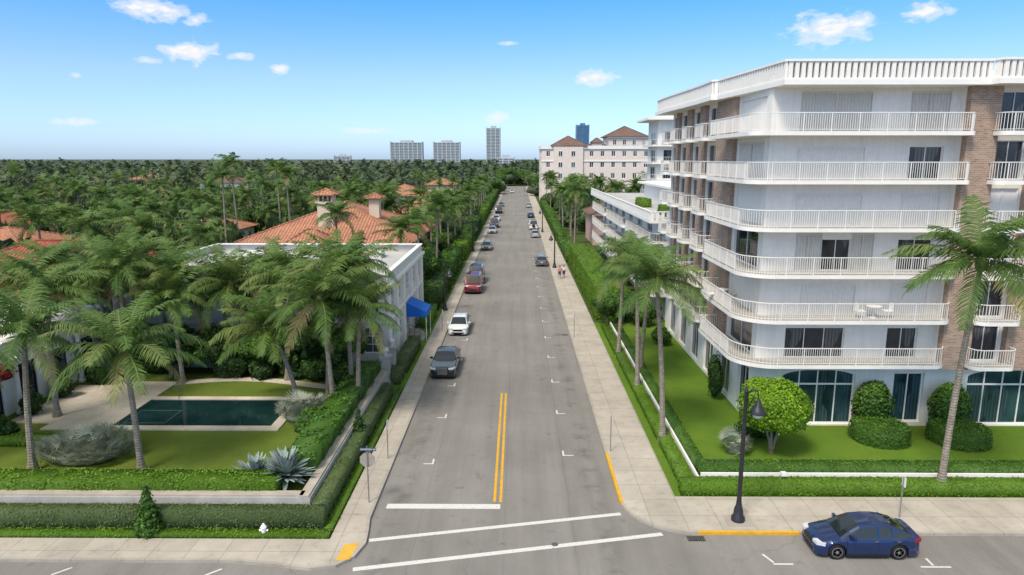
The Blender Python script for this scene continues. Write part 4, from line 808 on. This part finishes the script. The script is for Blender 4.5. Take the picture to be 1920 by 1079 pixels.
# ------------------------------------------------------------------ STREET FURNITURE
def lamp(x,y,h=6.3,arm=1,label='tall black street lamp with hanging bell lantern',z=.13):
    r=root('street_lamp',(x,y,z),label,'street lamp','street lamps'); mb=MB(); mb.lathe((x,y,z),[(.3,0),(.3,.18),(.22,.28),(.2,.55),(.13,.75),(.1,1.1),(.09,h*.75),(.07,h-.1),(.1,h-.05),(.05,h+.1),(0,h+.25)],14); mb.make('post',['black'],r,True)
    mb=MB(); pts=[(x,y,z+h-.25),(x+arm*.25,y,z+h+.05),(x+arm*.5,y,z+h-.05),(x+arm*.55,y,z+h-.4)]; mb.tube(pts,[.03,.03,.03,.03],8); mb.tube([(x,y,z+h-.9),(x+arm*.2,y,z+h-.7),(x+arm*.38,y,z+h-.15)],[.02]*3,6); mb.make('arm',['black'],r,True)
    mb=MB(); c=(x+arm*.55,y,z+h-1.05); mb.lathe(c,[(.36,.0),(.36,.04),(.28,.2),(.16,.36),(.12,.5),(.05,.62),(.03,.68)],16); mb.make('lamp_shade',['black'],r,True)
    mb=MB(); mb.lathe(c,[(.02,-.24),(.14,-.2),(.22,-.1),(.25,0)],14); mb.make('globe',['head'],r,True); return r
lamp(9.86,28.1,6.1); lamp(-7.7,71,4.9,1,'black street lamp with hanging lantern on the sidewalk'); lamp(5.5,100,5.2,-1,'black street lamp with hanging lantern on the sidewalk'); lamp(-7.7,118,4.9,1,'black street lamp with hanging lantern on the sidewalk'); lamp(5.5,150,5.2,-1,'black street lamp with hanging lantern on the sidewalk')
mb=MB(); mb.box(9.3,10.5,27.6,28.6,.131,.15); o=mb.make('lamp_footing',['kerb']); o['kind']='structure'
sg=root('stop_sign',(-6.95,29.6,.13),'octagonal stop sign seen from behind under street name blade','street sign'); mb=MB(); mb.cyl((-6.95,29.6,.13),(-6.95,29.6,2.95),.03,n=8); mb.make('post',['galv'],sg)
oc=[(-6.95+.38*math.cos(rad(22.5+45*i)),2.25+.38*math.sin(rad(22.5+45*i))) for i in range(8)]
mb=MB(); mb.poly([(a,29.635,b) for a,b in oc],0); mb.poly([(a,29.645,b) for a,b in oc],1)
for i in range(8): a,b=oc[i],oc[(i+1)%8]; mb.poly([(a[0],29.635,a[1]),(b[0],29.635,b[1]),(b[0],29.645,b[1]),(a[0],29.645,a[1])],0)
M['stopred']=simple('stop_sign_red',(.45,.01,.012),.5,.4); M['signblue']=simple('street_sign_blue',(.03,.05,.12),.5,.4); mb.make('sign_panel',['signback','stopred'],sg)
mb=MB(); mb.box(-7.25,-6.5,29.56,29.575,2.72,2.88); mb.make('name_blade',['signblue'],sg)
def text(s,loc,size,rot,mat,par):
    cu=bpy.data.curves.new('lettering','FONT'); cu.body=s; cu.size=size; cu.align_x='CENTER'; cu.align_y='CENTER'; t=bpy.data.objects.new('tmp',cu); COL.objects.link(t); bpy.context.view_layer.update()
    me=bpy.data.meshes.new_from_object(t.evaluated_get(bpy.context.evaluated_depsgraph_get())); bpy.data.objects.remove(t); me.materials.clear(); me.materials.append(M[mat]); o=bpy.data.objects.new('lettering',me); COL.objects.link(o); o.parent=par; o.location=Vector(loc)-WL[par]; o.rotation_euler=rot
text('HAMMON AV',(-6.875,29.555,2.8),.125,(rad(90),0,0),'white2',sg); text('STOP',(-6.95,29.65,2.25),.25,(rad(90),0,math.pi),'white2',sg)
def post(x,y,h,sign=True):
    r=root('parking_sign',(x,y,.13),'thin steel post with narrow parking sign edge on','street sign','parking sign posts'); mb=MB(); mb.cyl((x,y,.13),(x,y,h),.028,n=8); mb.make('post',['galv'],r)
    mb=MB(); mb.box(x+.03,x+.04,y-.15,y+.15,h-.46,h); mb.make('sign_panel',['white2'],r)
post(-6.95,34.4,2.3); post(5.15,35.4,2.2); post(17.2,28.4,2.1); post(5.15,60,2.2); post(-7,62,2.2)
hy=root('fire_hydrant',(-10.85,26.95,.05),'small white fire hydrant at the hedge foot','hydrant'); mb=MB(); mb.lathe((-10.85,26.75,.05),[(.15,0),(.15,.05),(.1,.08),(.1,.4),(.14,.42),(.14,.46),(.11,.5),(.05,.58),(.03,.62),(0,.63)],14); mb.make('barrel',['white2'],hy,True)
for s in (-1,1): mb=MB(); mb.cyl((-10.85+s*.09,26.75,.35),(-10.85+s*.19,26.75,.35),.05,n=10); mb.make('outlet_cap',['white2'],hy)
lt=root('garden_floodlight',(13.,31.15,.06),'small white garden floodlight on a short stake','garden light'); mb=MB(); mb.cyl((13.,31.15,.06),(13.,31.15,.8),.03); mb.make('stake',['galv'],lt); mb=MB(); mb.box(12.88,13.12,31.05,31.25,.8,.98); mb.make('lamp_head',['white2'],lt)
# ------------------------------------------------------------------ PEOPLE
def person(x,y,shirt,label,face=1,ph=1):
    r=root('person',(x,y,.13),label,'person','pedestrians'); z=0
    J={'pel':(0,0,.95,.13),'wai':(0,0,1.12,.12),'che':(0,0,1.35,.15),'nec':(0,-.01*face,1.5,.055),'hd0':(0,-.01*face,1.58,.07),'hd1':(0,-.02*face,1.68,.095),'hd2':(0,0,1.76,.06)}
    for s,n in ((1,'l'),(-1,'r')):
        k=s*ph*face; J.update({n+'sh':(s*.19,0,1.43,.055),n+'el':(s*.24,.08*k,1.15,.042),n+'wr':(s*.23,-.06*k,.92,.03),n+'ha':(s*.225,-.1*k,.84,.032),n+'hp':(s*.09,0,.9,.095),n+'kn':(s*.1,-.16*k,.5,.06),n+'an':(s*.1,-.1*k+ .12*(k<0),.09,.038),n+'to':(s*.11,-.22*k*(1 if k>0 else 0)-.14*face+.05*k,.04,.035)})
    E=[('pel','wai'),('wai','che'),('che','nec'),('nec','hd0'),('hd0','hd1'),('hd1','hd2')]
    for n in 'lr': E+=[('che',n+'sh'),(n+'sh',n+'el'),(n+'el',n+'wr'),(n+'wr',n+'ha'),('pel',n+'hp'),(n+'hp',n+'kn'),(n+'kn',n+'an'),(n+'an',n+'to')]
    def sk(name,keys,edges,mat,ext,rt):
        me=bpy.data.meshes.new(name); idx={k:i for i,k in enumerate(keys)}; me.from_pydata([J[k][:3] for k in keys],[(idx[a],idx[b]) for a,b in edges],[]); o=link(name,me,r); me.materials.append(M[mat])
        m=o.modifiers.new('skin','SKIN'); sv=me.skin_vertices[0].data if me.skin_vertices else None
        if sv is None:
            bpy.context.view_layer.objects.active=o; sv=me.skin_vertices[0].data
        for k in keys: sv[idx[k]].radius=(J[k][3]+ext,J[k][3]+ext)
        sv[idx[rt]].use_root=True; s2=o.modifiers.new('sub','SUBSURF'); s2.levels=1; s2.render_levels=2; return o
    try:
        sk('body',list(J),E,'skin',0,'pel'); sk('shirt',['pel','wai','che','lsh','rsh','lel','rel'],[('pel','wai'),('wai','che'),('che','lsh'),('che','rsh'),('lsh','lel'),('rsh','rel')],shirt,.018,'pel')
        sk('shorts',['wai','pel','lhp','rhp','lkn','rkn'],[('wai','pel'),('pel','lhp'),('pel','rhp'),('lhp','lkn'),('rhp','rkn')],'shorts',.022,'pel'); 
    except Exception as ex: print('skin fail',ex)
    mb=MB(); mb.lathe((x,y+.02*face,.13+1.62),[(.07,0),(.105,.06),(.1,.14),(.05,.19),(0,.2)],12); mb.make('hair',['hair'],r,True)
person(5.7,90.5,'shirtA','pedestrian in pink shirt and navy shorts walking on the sidewalk'); person(6.3,91.2,'shirtB','pedestrian in white shirt and navy shorts walking on the sidewalk',ph=-1)
# ------------------------------------------------------------------ PLANTING (near)
palm(20.6,31.,.06,11.3,.6,0,0,1.12,0,'tall leaning coconut palm in the clipped front hedge'); palm(8.3,36.8,.06,9.4,-.7,0,1,.95,1.,'slender coconut palm growing in the sidewalk hedge')
palm(8.4,45.7,.06,8.6,-.3,.3,2,.88,2.); palm(8.3,54,.06,8.2,.3,0,3,.85,3.); palm(9.4,50,.06,8.,.6,0,4,.8,.3)
for a in ((-24,31.4,7.1,.5,0,0,1.05),(-18.6,31.4,6.2,-.2,0,1,1.05),(-11.2,39.5,7.0,-.5,0,2,1.1),(-13.8,40.8,5.0,-1.5,0,3,1.),(-10.9,43,7.9,-.2,0,4,1.05),(-12.2,42,6.6,.3,.5,5,1.0),(-16,45.5,7.6,.6,0,1,1.),
    (-21.7,49,7.2,.2,0,2,1.),(-26,49,7.2,-.2,0,3,1.05),(-32.5,52,8.,.3,0,4,1.),(-29,46.5,6.8,-.2,0,5,1.),(-18.5,49.5,8.0,.2,0,0,1.),(-14.,50,7.8,.2,0,6,1.),(-11.6,46.6,7.8,.2,0,2,.95),(-27.5,38.5,7.6,.3,0,4,1.),(-29.5,33,8.5,0,0,3,1.),(-24.5,47,7.8,.4,0,2,1.),(-35,54,7.,.3,0,1,1.),
    (-9.9,40.5,6.2,.3,0,6,.95),(-23,44.8,6.,-.3,0,6,.95),(-26.8,44.8,7.8,.3,0,1,1.),(-30.5,49.8,7.4,.1,0,2,1.05),(-28.,31.8,6.4,-.3,0,5,1.05),(-20.2,46.8,6.6,.2,0,5,1.),(-28.5,50,8.6,.2,0,6,1.),(-33.5,48,8.2,.2,0,3,1.),(-16.8,48.6,7.2,-.4,0,3,.95),(-36.5,57,7.4,.2,0,0,1.),(-31.5,43,7.2,-.5,0,2,1.)):
    palm(a[0],a[1],.8 if a[1]<47 else 0,a[2],a[3],a[4],a[5],a[6],a[0]*1.7)
def spiky(x,y,z,r,n,mat,name,label,wid=.07,el=(10,85),seed=1,segs=3,droop=25):
    g=random.Random(seed); V=[];F=[];T=[]
    for i in range(n):
        a=i*2.4+g.uniform(-.3,.3); e=rad(g.uniform(*el)); l=r*g.uniform(.75,1.05); o=Vector((0,0,.1)); p=o.copy(); sd=Vector((-math.sin(a),math.cos(a),0)); t0=g.uniform(.2,.9); pr=None
        for k in range(segs+1):
            t=k/segs; w=wid*math.sin(math.pi*min(.97,.18+t*.8))+.003; A=p-sd*w; B_=p+sd*w
            if pr: i0=len(V); V+= [tuple(pr[0]),tuple(pr[1]),tuple(B_),tuple(A)]; F.append((i0,i0+1,i0+2,i0+3)); T+=[t0]*4
            pr=(A,B_); ee=e-rad(droop)*t; p=p+Vector((math.cos(a)*math.cos(ee),math.sin(a)*math.cos(ee),math.sin(ee)))*l/segs
    o=link(name,qmesh(name,np.array(V),np.array(F),np.array(T),[mat]),loc=(x,y,z)); return tag(o,label,'plant')
spiky(-10.9,29.9,1.1,1.5,150,'agave','agave_plant','large blue grey agave rosette beside the garden wall',.13,(5,88),1)
spiky(-12.4,30.1,1.,1.25,100,'agave','agave_plant','smaller blue grey agave rosette beside the garden wall',.11,(5,88),6)
def palmetto(x,y,z,r,n,seed,label):
    g=random.Random(seed); V=[];F=[];T=[]
    for i in range(n):
        a=g.uniform(0,6.28); q=r*math.sqrt(g.random())*.85; c=Vector((math.cos(a)*q*1.25,math.sin(a)*q,g.uniform(.35,1.3)*(1-.45*(q/r)**2))); d=Vector((math.cos(a)*.8+g.uniform(-.5,.5),math.sin(a)*.8+g.uniform(-.6,.3),g.uniform(.3,1.1))).normalized(); u=d.cross(Vector((0,0,1))).normalized(); w=u.cross(d); t0=g.uniform(.1,1.); L=g.uniform(.45,.7)
        for k in range(13):
            th=rad(-100+200*k/12); v=(d*math.cos(th)*.9+u*math.sin(th)+w*.2*math.cos(th*2)).normalized(); s=(u*math.cos(th)-d*math.sin(th))*.024; p=c+v*L; i0=len(V); V+=[tuple(c-s*.3),tuple(c+s*.3),tuple(c+v*L*.6+s),tuple(p)]; F.append((i0,i0+1,i0+2,i0+3)); i0=len(V); V+=[tuple(c),tuple(c-s*.3),tuple(c+v*L*.6-s),tuple(p)]; F.append((i0,i0+1,i0+2,i0+3)); T+=[t0]*8
    cv,cf=CS; a=join([(np.array(V),np.array(F),np.array(T)),(cv*np.array([r*.8,r*.65,.35])+np.array([0,0,.2]),cf,np.full(len(cv),.0))]); return tag(link('silver_palmetto',qmesh('silver_palmetto',*a,['silver']),loc=(x,y,z)),label,'plant')
palmetto(-22.2,33,.8,2.1,200,3,'wide clump of silver saw palmetto on the lawn'); palmetto(-12.7,38.4,.8,1.4,120,4,'clump of silver saw palmetto beside the pool'); palmetto(12.,35.4,.06,.6,24,5,'small silver grey shrub on the apartment lawn')
shrub(-15.85,26.9,.05,.68,.66,2.2,'leaf',1800,.08,'conical green shrub in the clipped street hedge','conical_shrub','cone'); shrub(-8.9,36.2,.05,.6,.6,2.2,'dleaf',1400,.08,'dark conical shrub beside the garden wall','conical_shrub','cone')
rt=root('round_tree',(14.,35.4,.06),'small round bright lime green tree on the lawn','tree'); mb=MB()
for a,q in ((0,.5),(2.1,.6),(4.2,.5),(5.3,.3)): mb.tube([(14,35.4,0),(14+.15*math.cos(a),35.4+.15*math.sin(a),.7),(14+q*1.5*math.cos(a),35.4+q*1.5*math.sin(a),2.2)],[.09,.07,.03],7)
mb.make('trunk',['trunk'],rt,True); gg=np.random.default_rng(5); L=[(0,0,2.65,1.85,1.85,1.5)]+[(math.cos(i*2.4)*1.05,math.sin(i*2.4)*1.05,2.65+.75*math.sin(i*1.9),.75,.75,.7) for i in range(10)]
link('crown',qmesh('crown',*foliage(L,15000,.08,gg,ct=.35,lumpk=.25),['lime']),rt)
for x,y in ((20.95,37.4),(25.3,37.1)):
    drum(x,y,.06,1.6,.95,'leaf','wide clipped drum shaped topiary beside the apartment'); shrub(x+.15,y+1.3,.06,1.15,.75,3.0,'leaf',2600,.09,'taller rounded clipped bush behind a drum topiary',shape='ball')
shrub(14.,37.4,.06,1.3,.8,1.3,'dleaf',2500,.08,'clipped dark green bush behind the lime tree',shape='ball'); shrub(13.3,44,.06,.55,.8,3.2,'dleaf',1800,.09,'vine covered trellis against the apartment wall')
shrub(12.6,58,.06,.9,1.4,1.6,'leaf',1800,.1); shrub(12.,64.5,.06,1.4,1.4,2.4,'leaf',2000,.12); tree(10.4,65.8,0,.6,'leaf',1,sz=.9); tree(8.6,64.2,0,.48,'leaf',2)
for x,y,s,mt in ((-24.5,46,.65,'dleaf'),(-21,46.5,.65,'dleaf'),(-18,46.6,.6,'leaf'),(-15.,47.4,.7,'dleaf'),(-27.8,47,.65,'leaf'),(-12.4,47.6,.6,'leaf'),(-11.6,36,.3,'leaf')): tree(x,y,.4,s,mt,R.randrange(4),'dense broadleaf garden tree between pool and building')
for i in range(28):
    x=R.uniform(-29,-11); y=R.uniform(45.3,49.4) if x<-13 else R.uniform(42.5,49); shrub(x,y,.6,R.uniform(.8,1.5),R.uniform(.8,1.3),R.uniform(1.2,2.6),R.choice(['dleaf','leaf','dleaf']),800,.12,group='garden shrubs')
for x,y in ((-29.4,36),(-29.2,38.8),(-29.3,41.8),(-28.8,44.6),(-28.,35),(-31,33.5),(-33,33)): shrub(x,y,.8,.7,.7,1.4,'dleaf',900,.09,'rounded dark shrub beside the pool villa',group='villa shrubs')
shrub(-30.3,37.6,3.2,1.2,1.1,1.1,'red',700,.09,'red bougainvillea spilling over the villa wall','bougainvillea')
hedge(-29,-24.5,34.2,35.,.8,1.3,'hedge',110,.06,'low hedge bordering the pool lawn')
for y in np.arange(73,125,4.2): tree(-11.6-R.random()*2,float(y),0,R.uniform(.6,.9),R.choice(['leaf','dleaf']),R.randrange(4),'dense street tree behind the sidewalk hedge')
# ------------------------------------------------------------------ MID individual palms & trees
FOOT=[(-42,-13,80,111),(-56,-31,48,75),(-31.5,-9,50,71),(-54,-29,33,51),(12,26,64,121),(21,48,119,144),(13,24,127,147),(7.5,56,247,278),(-51,-37,149,165),(-39,-24,185,201),(-28,-18,205,217),(-75,-59,81,97),(-99,-81,119,135),(-61,-47,111,125),(-27,-15,141,157)]
def free(x,y,m=.5): return not any(a-m<x<b+m and c-m<y<d+m for a,b,c,d in FOOT)
def midpalm(x,y,h,s=1.): palm(x,y,0,h,R.uniform(-.5,.5),R.uniform(-.4,.4),R.randrange(4),s,R.uniform(0,6),'coconut palm standing among villas and gardens',mid=True)
for x,y,h in ((-21,79,9.6),(-13,75,8.2),(-11.8,82,8.5),(-12.5,112,9.8),(-43,100,13.5),(-46,112,15.2),(-38,114,13.5),(-41,118,14.5),(-45,80,9),(-50,84,9.5),(-55,78,9),(-38.5,82,8.6),(-36,77,7.6),(-16,114,10),(-12.3,96,8.5),(-12.2,104,9),(-11.8,120,9.5),(-30,113,9.5),(-23,116,10.3),(-48,76,8.6),(-42,77,8.2)): midpalm(x,y,h)
k=0
while k<95:
    y=R.uniform(62,150); x=-R.uniform(12,.9*y+8)
    if free(x,y,1.5) and not (-42<x<-12 and 70<y<86): midpalm(x,y,R.uniform(6.5,10.5)); k+=1
k=0
while k<34:
    y=R.uniform(122,240); x=R.uniform(9.5,.17*y+6)
    if free(x,y,1.): midpalm(x,y,R.uniform(7.5,10.5)); k+=1
for y in np.arange(88,240,13): midpalm(-10.5,float(y)+R.uniform(-3,3),R.uniform(7.5,10))
def farpalm(x,y,s):
    i=R.randrange(4); o=link('palm_tree',FARM[i],loc=(x,y,0)); o.rotation_euler=(0,0,R.uniform(0,6)); o.scale=(s,s,s); tag(o,'distant coconut palm rising above the tree canopy','palm tree','coconut palms')
k=0
while k<100:
    y=R.uniform(135,300); x=-R.uniform(11,.95*y)
    if free(x,y,1): farpalm(x,y,R.uniform(.75,1.08)); k+=1
k=0
while k<60:
    y=R.uniform(55,140); x=-R.uniform(32,.95*y+6)
    if free(x,y,3) and not (-42<x<-12 and 70<y<86): tree(x,y,0,R.uniform(.7,1.15),R.choice(['leaf','dleaf']),R.randrange(4),'leafy green tree among villas and palms'); k+=1
for i in range(9): tree(R.uniform(-40,-14),R.uniform(73,79),0,R.uniform(.5,.62),R.choice(['leaf','dleaf']),i,'leafy green tree among villas and palms')
for x,y,s in ((-4,418,1.7),(2,422,1.5),(7,414,1.4),(-10,414,1.6),(-9,380,1.2),(8.5,385,1.1),(-9,340,1.2),(-8.9,310,1.1),(9,350,1.2)): tree(x,y,0,s,'leaf',int(y)%4,'large street tree closing the far end of the street')
# ------------------------------------------------------------------ CANOPY (stuff)
g=np.random.default_rng(9); CL=[]
for i in range(5):
    L=[(0,0,.45,.85,.85,.45)]+[(math.cos(j*2.4+i)*.55,math.sin(j*2.4+i)*.55,.5+.2*math.sin(j*3+i),.45,.45,.3) for j in range(4)]; CL.append(foliage(L,150,.13,g,csphere=CS2,ct=.2))
def cloud(tmpl,xs,ys,ss,hs):
    Vs=[];Fs=[];Ts=[];o=0
    for x,y,s,h in zip(xs,ys,ss,hs):
        V,F,T=tmpl[int(g.integers(len(tmpl)))]; a=g.random()*6.28; c_,s_=math.cos(a),math.sin(a); W=np.empty_like(V); W[:,0]=(V[:,0]*c_-V[:,1]*s_)*s+x; W[:,1]=(V[:,0]*s_+V[:,1]*c_)*s+y; W[:,2]=V[:,2]*h
        Vs.append(W);Fs.append(F+o);Ts.append(np.clip(T+g.normal()*.18,0,1));o+=len(V)
    return np.concatenate(Vs),np.concatenate(Fs),np.concatenate(Ts)
def sample(n,y0,y1,near=False):
    X=[];Y=[]
    while len(X)<n:
        y=y0*(y1/y0)**g.random(); x=g.uniform(-.95*y-10,.45*y+10)
        if -11.8<x<10.5 and y<RE+6: continue
        if -42<x<-12 and 68<y<86: continue
        if x>0 and y<122: continue
        if x>10 and x<25 and y<246 and not near and g.random()<.3: continue
        if free(x,y,2.5): X.append(x);Y.append(y)
    return np.array(X),np.array(Y)
X,Y=sample(2000,58,330); S=g.uniform(2.2,4.8,len(X)); o=link('tree_canopy',qmesh('tree_canopy',*cloud(CL,X,Y,S,g.uniform(3.,7.4,len(X))),['far'])); o['kind']='stuff'; o['label']='dense green tree canopy between houses and gardens'
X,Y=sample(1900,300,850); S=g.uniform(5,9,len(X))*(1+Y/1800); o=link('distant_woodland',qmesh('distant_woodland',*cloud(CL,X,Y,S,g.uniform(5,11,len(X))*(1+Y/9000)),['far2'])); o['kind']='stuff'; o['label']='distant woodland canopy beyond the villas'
X,Y=sample(1500,800,3200); S=g.uniform(6,10,len(X))*(1+Y/1500); o=link('horizon_woodland',qmesh('horizon_woodland',*cloud(CL,X,Y,S,g.uniform(6,11,len(X))*(1+Y/9000)),['far3'])); o['kind']='stuff'; o['label']='haze tinted woodland canopy stretching to the horizon'
X,Y=sample(650,260,900)
Vs=[];Fs=[];Ts=[];oo=0
for x,y in zip(X,Y):
    i=int(g.integers(4)); V,F,T=FARC[i]; a=g.random()*6.28; c_,s_=math.cos(a),math.sin(a); s=1.2*g.uniform(.8,1.2)*(1+y/1800); W=np.empty_like(V); W[:,0]=(V[:,0]*c_-V[:,1]*s_)*s+x; W[:,1]=(V[:,0]*s_+V[:,1]*c_)*s+y; W[:,2]=V[:,2]*s+g.uniform(8,12.5); Vs.append(W);Fs.append(F+oo);Ts.append(np.clip(T*.6,0,1));oo+=len(V)
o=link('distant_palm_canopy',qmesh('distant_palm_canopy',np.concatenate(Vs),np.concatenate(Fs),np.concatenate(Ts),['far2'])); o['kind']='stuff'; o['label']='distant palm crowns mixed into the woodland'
# ------------------------------------------------------------------ WORLD
wd=bpy.data.worlds.new('World'); SC.world=wd; wd.use_nodes=True; nt=wd.node_tree; nt.nodes.clear()
sd=Vector((-.42,-.66,1.1)).normalized(); el=math.asin(sd.z); rot=math.atan2(sd.x,sd.y)
sky=N(nt,'ShaderNodeTexSky',sky_type='NISHITA',sun_disc=False); sky.sun_elevation=el; sky.sun_rotation=rot; sky.air_density=1.; sky.dust_density=.6; sky.ozone_density=2.2
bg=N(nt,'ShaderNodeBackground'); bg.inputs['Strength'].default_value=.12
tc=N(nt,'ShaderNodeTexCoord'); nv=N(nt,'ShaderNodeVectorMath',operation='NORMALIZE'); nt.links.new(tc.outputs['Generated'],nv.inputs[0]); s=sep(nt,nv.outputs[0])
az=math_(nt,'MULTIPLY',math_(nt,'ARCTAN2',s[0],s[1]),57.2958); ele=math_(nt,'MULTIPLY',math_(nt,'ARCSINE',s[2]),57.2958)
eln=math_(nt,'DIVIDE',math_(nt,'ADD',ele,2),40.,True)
tint=ramp(nt,eln,[(.04,(.235,.315,.5)),(.1,(.25,.32,.495)),(.21,(.25,.305,.475)),(.36,(.125,.285,.53)),(.5,(.52,.5,.42)),(.7,(.88,.7,.46)),(1.,(1.,.76,.47))])  # unseen upper sky brightened and warmed to add neutral fill light
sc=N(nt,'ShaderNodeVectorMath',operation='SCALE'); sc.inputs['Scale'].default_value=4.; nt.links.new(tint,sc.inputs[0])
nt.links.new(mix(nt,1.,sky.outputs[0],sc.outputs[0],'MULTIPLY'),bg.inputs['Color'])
v2=comb(nt,math_(nt,'MULTIPLY',az,.8),math_(nt,'MULTIPLY',ele,1.5)); nz=noise(nt,v2,1.,6,.55,.3)
cur=None
for a,e,w,h,k in ((-27,10.4,2.5,.95,1),(-24.2,9.83,.95,.5,1),(-24.75,7.65,2.2,.85,1),(-21.3,7.5,1.,.35,.75),(-18.6,6.7,.85,.42,.8),(23.45,9.3,3.3,1.3,1),(29.4,9.84,1.6,.65,1),(6.1,6.3,1.8,.75,.95),(-1.75,3.25,1.25,.6,.8),(-32.4,2.5,2.,.3,.55),(-.65,9.,.9,.2,.5),(-27.6,6.9,1.,.3,.5),(-12,2.2,3,.35,.35),(-32,5.6,.4,.2,.6),(60,12,4,1.5,1),(-60,14,5,1.6,1),(100,18,6,2,1),(-110,15,6,2,1),(160,20,7,2,1)):
    dx=math_(nt,'DIVIDE',math_(nt,'SUBTRACT',az,a),w); dy=math_(nt,'DIVIDE',math_(nt,'SUBTRACT',ele,e),h)
    d=math_(nt,'SQRT',math_(nt,'ADD',math_(nt,'MULTIPLY',dx,dx),math_(nt,'MULTIPLY',dy,dy))); f=math_(nt,'MULTIPLY',math_(nt,'SUBTRACT',1.05,d),1.); f=math_(nt,'MULTIPLY',math_(nt,'ADD',f,math_(nt,'MULTIPLY',math_(nt,'SUBTRACT',nz,.5),2.)),k)
    f=math_(nt,'MULTIPLY',f,math_(nt,'LESS_THAN',d,1.7)); cur=f if cur is None else math_(nt,'MAXIMUM',cur,f)
mask=ramp(nt,cur,[(.0,0),(.4,.5),(.9,1.)],'EASE')
cb_=N(nt,'ShaderNodeBackground'); cb_.inputs['Strength'].default_value=1.; nt.links.new(ramp(nt,noise(nt,v2,2.2,5),[(.3,(.82,.87,.93)),(.55,(.98,.98,.98))]),cb_.inputs['Color'])
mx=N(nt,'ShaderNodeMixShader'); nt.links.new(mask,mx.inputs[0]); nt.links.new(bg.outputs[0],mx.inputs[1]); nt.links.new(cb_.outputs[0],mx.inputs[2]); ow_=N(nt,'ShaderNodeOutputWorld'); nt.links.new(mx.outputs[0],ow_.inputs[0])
sl=bpy.data.lights.new('sun','SUN'); sl.energy=3.2; sl.angle=rad(14); sl.color=(1,.94,.85); so=bpy.data.objects.new('sun',sl); COL.objects.link(so); so.rotation_euler=sd.to_track_quat('Z','Y').to_euler()
# ------------------------------------------------------------------ CAMERA
cd=bpy.data.cameras.new('camera'); cd.lens=24; cd.sensor_width=36; cd.clip_end=30000; cam=bpy.data.objects.new('camera',cd); COL.objects.link(cam); cam.location=(0,0,16); cam.rotation_euler=(rad(90-10.68),0,rad(.45)); SC.camera=cam
SC.view_settings.view_transform='Standard'; SC.view_settings.look='None'; SC.view_settings.exposure=0
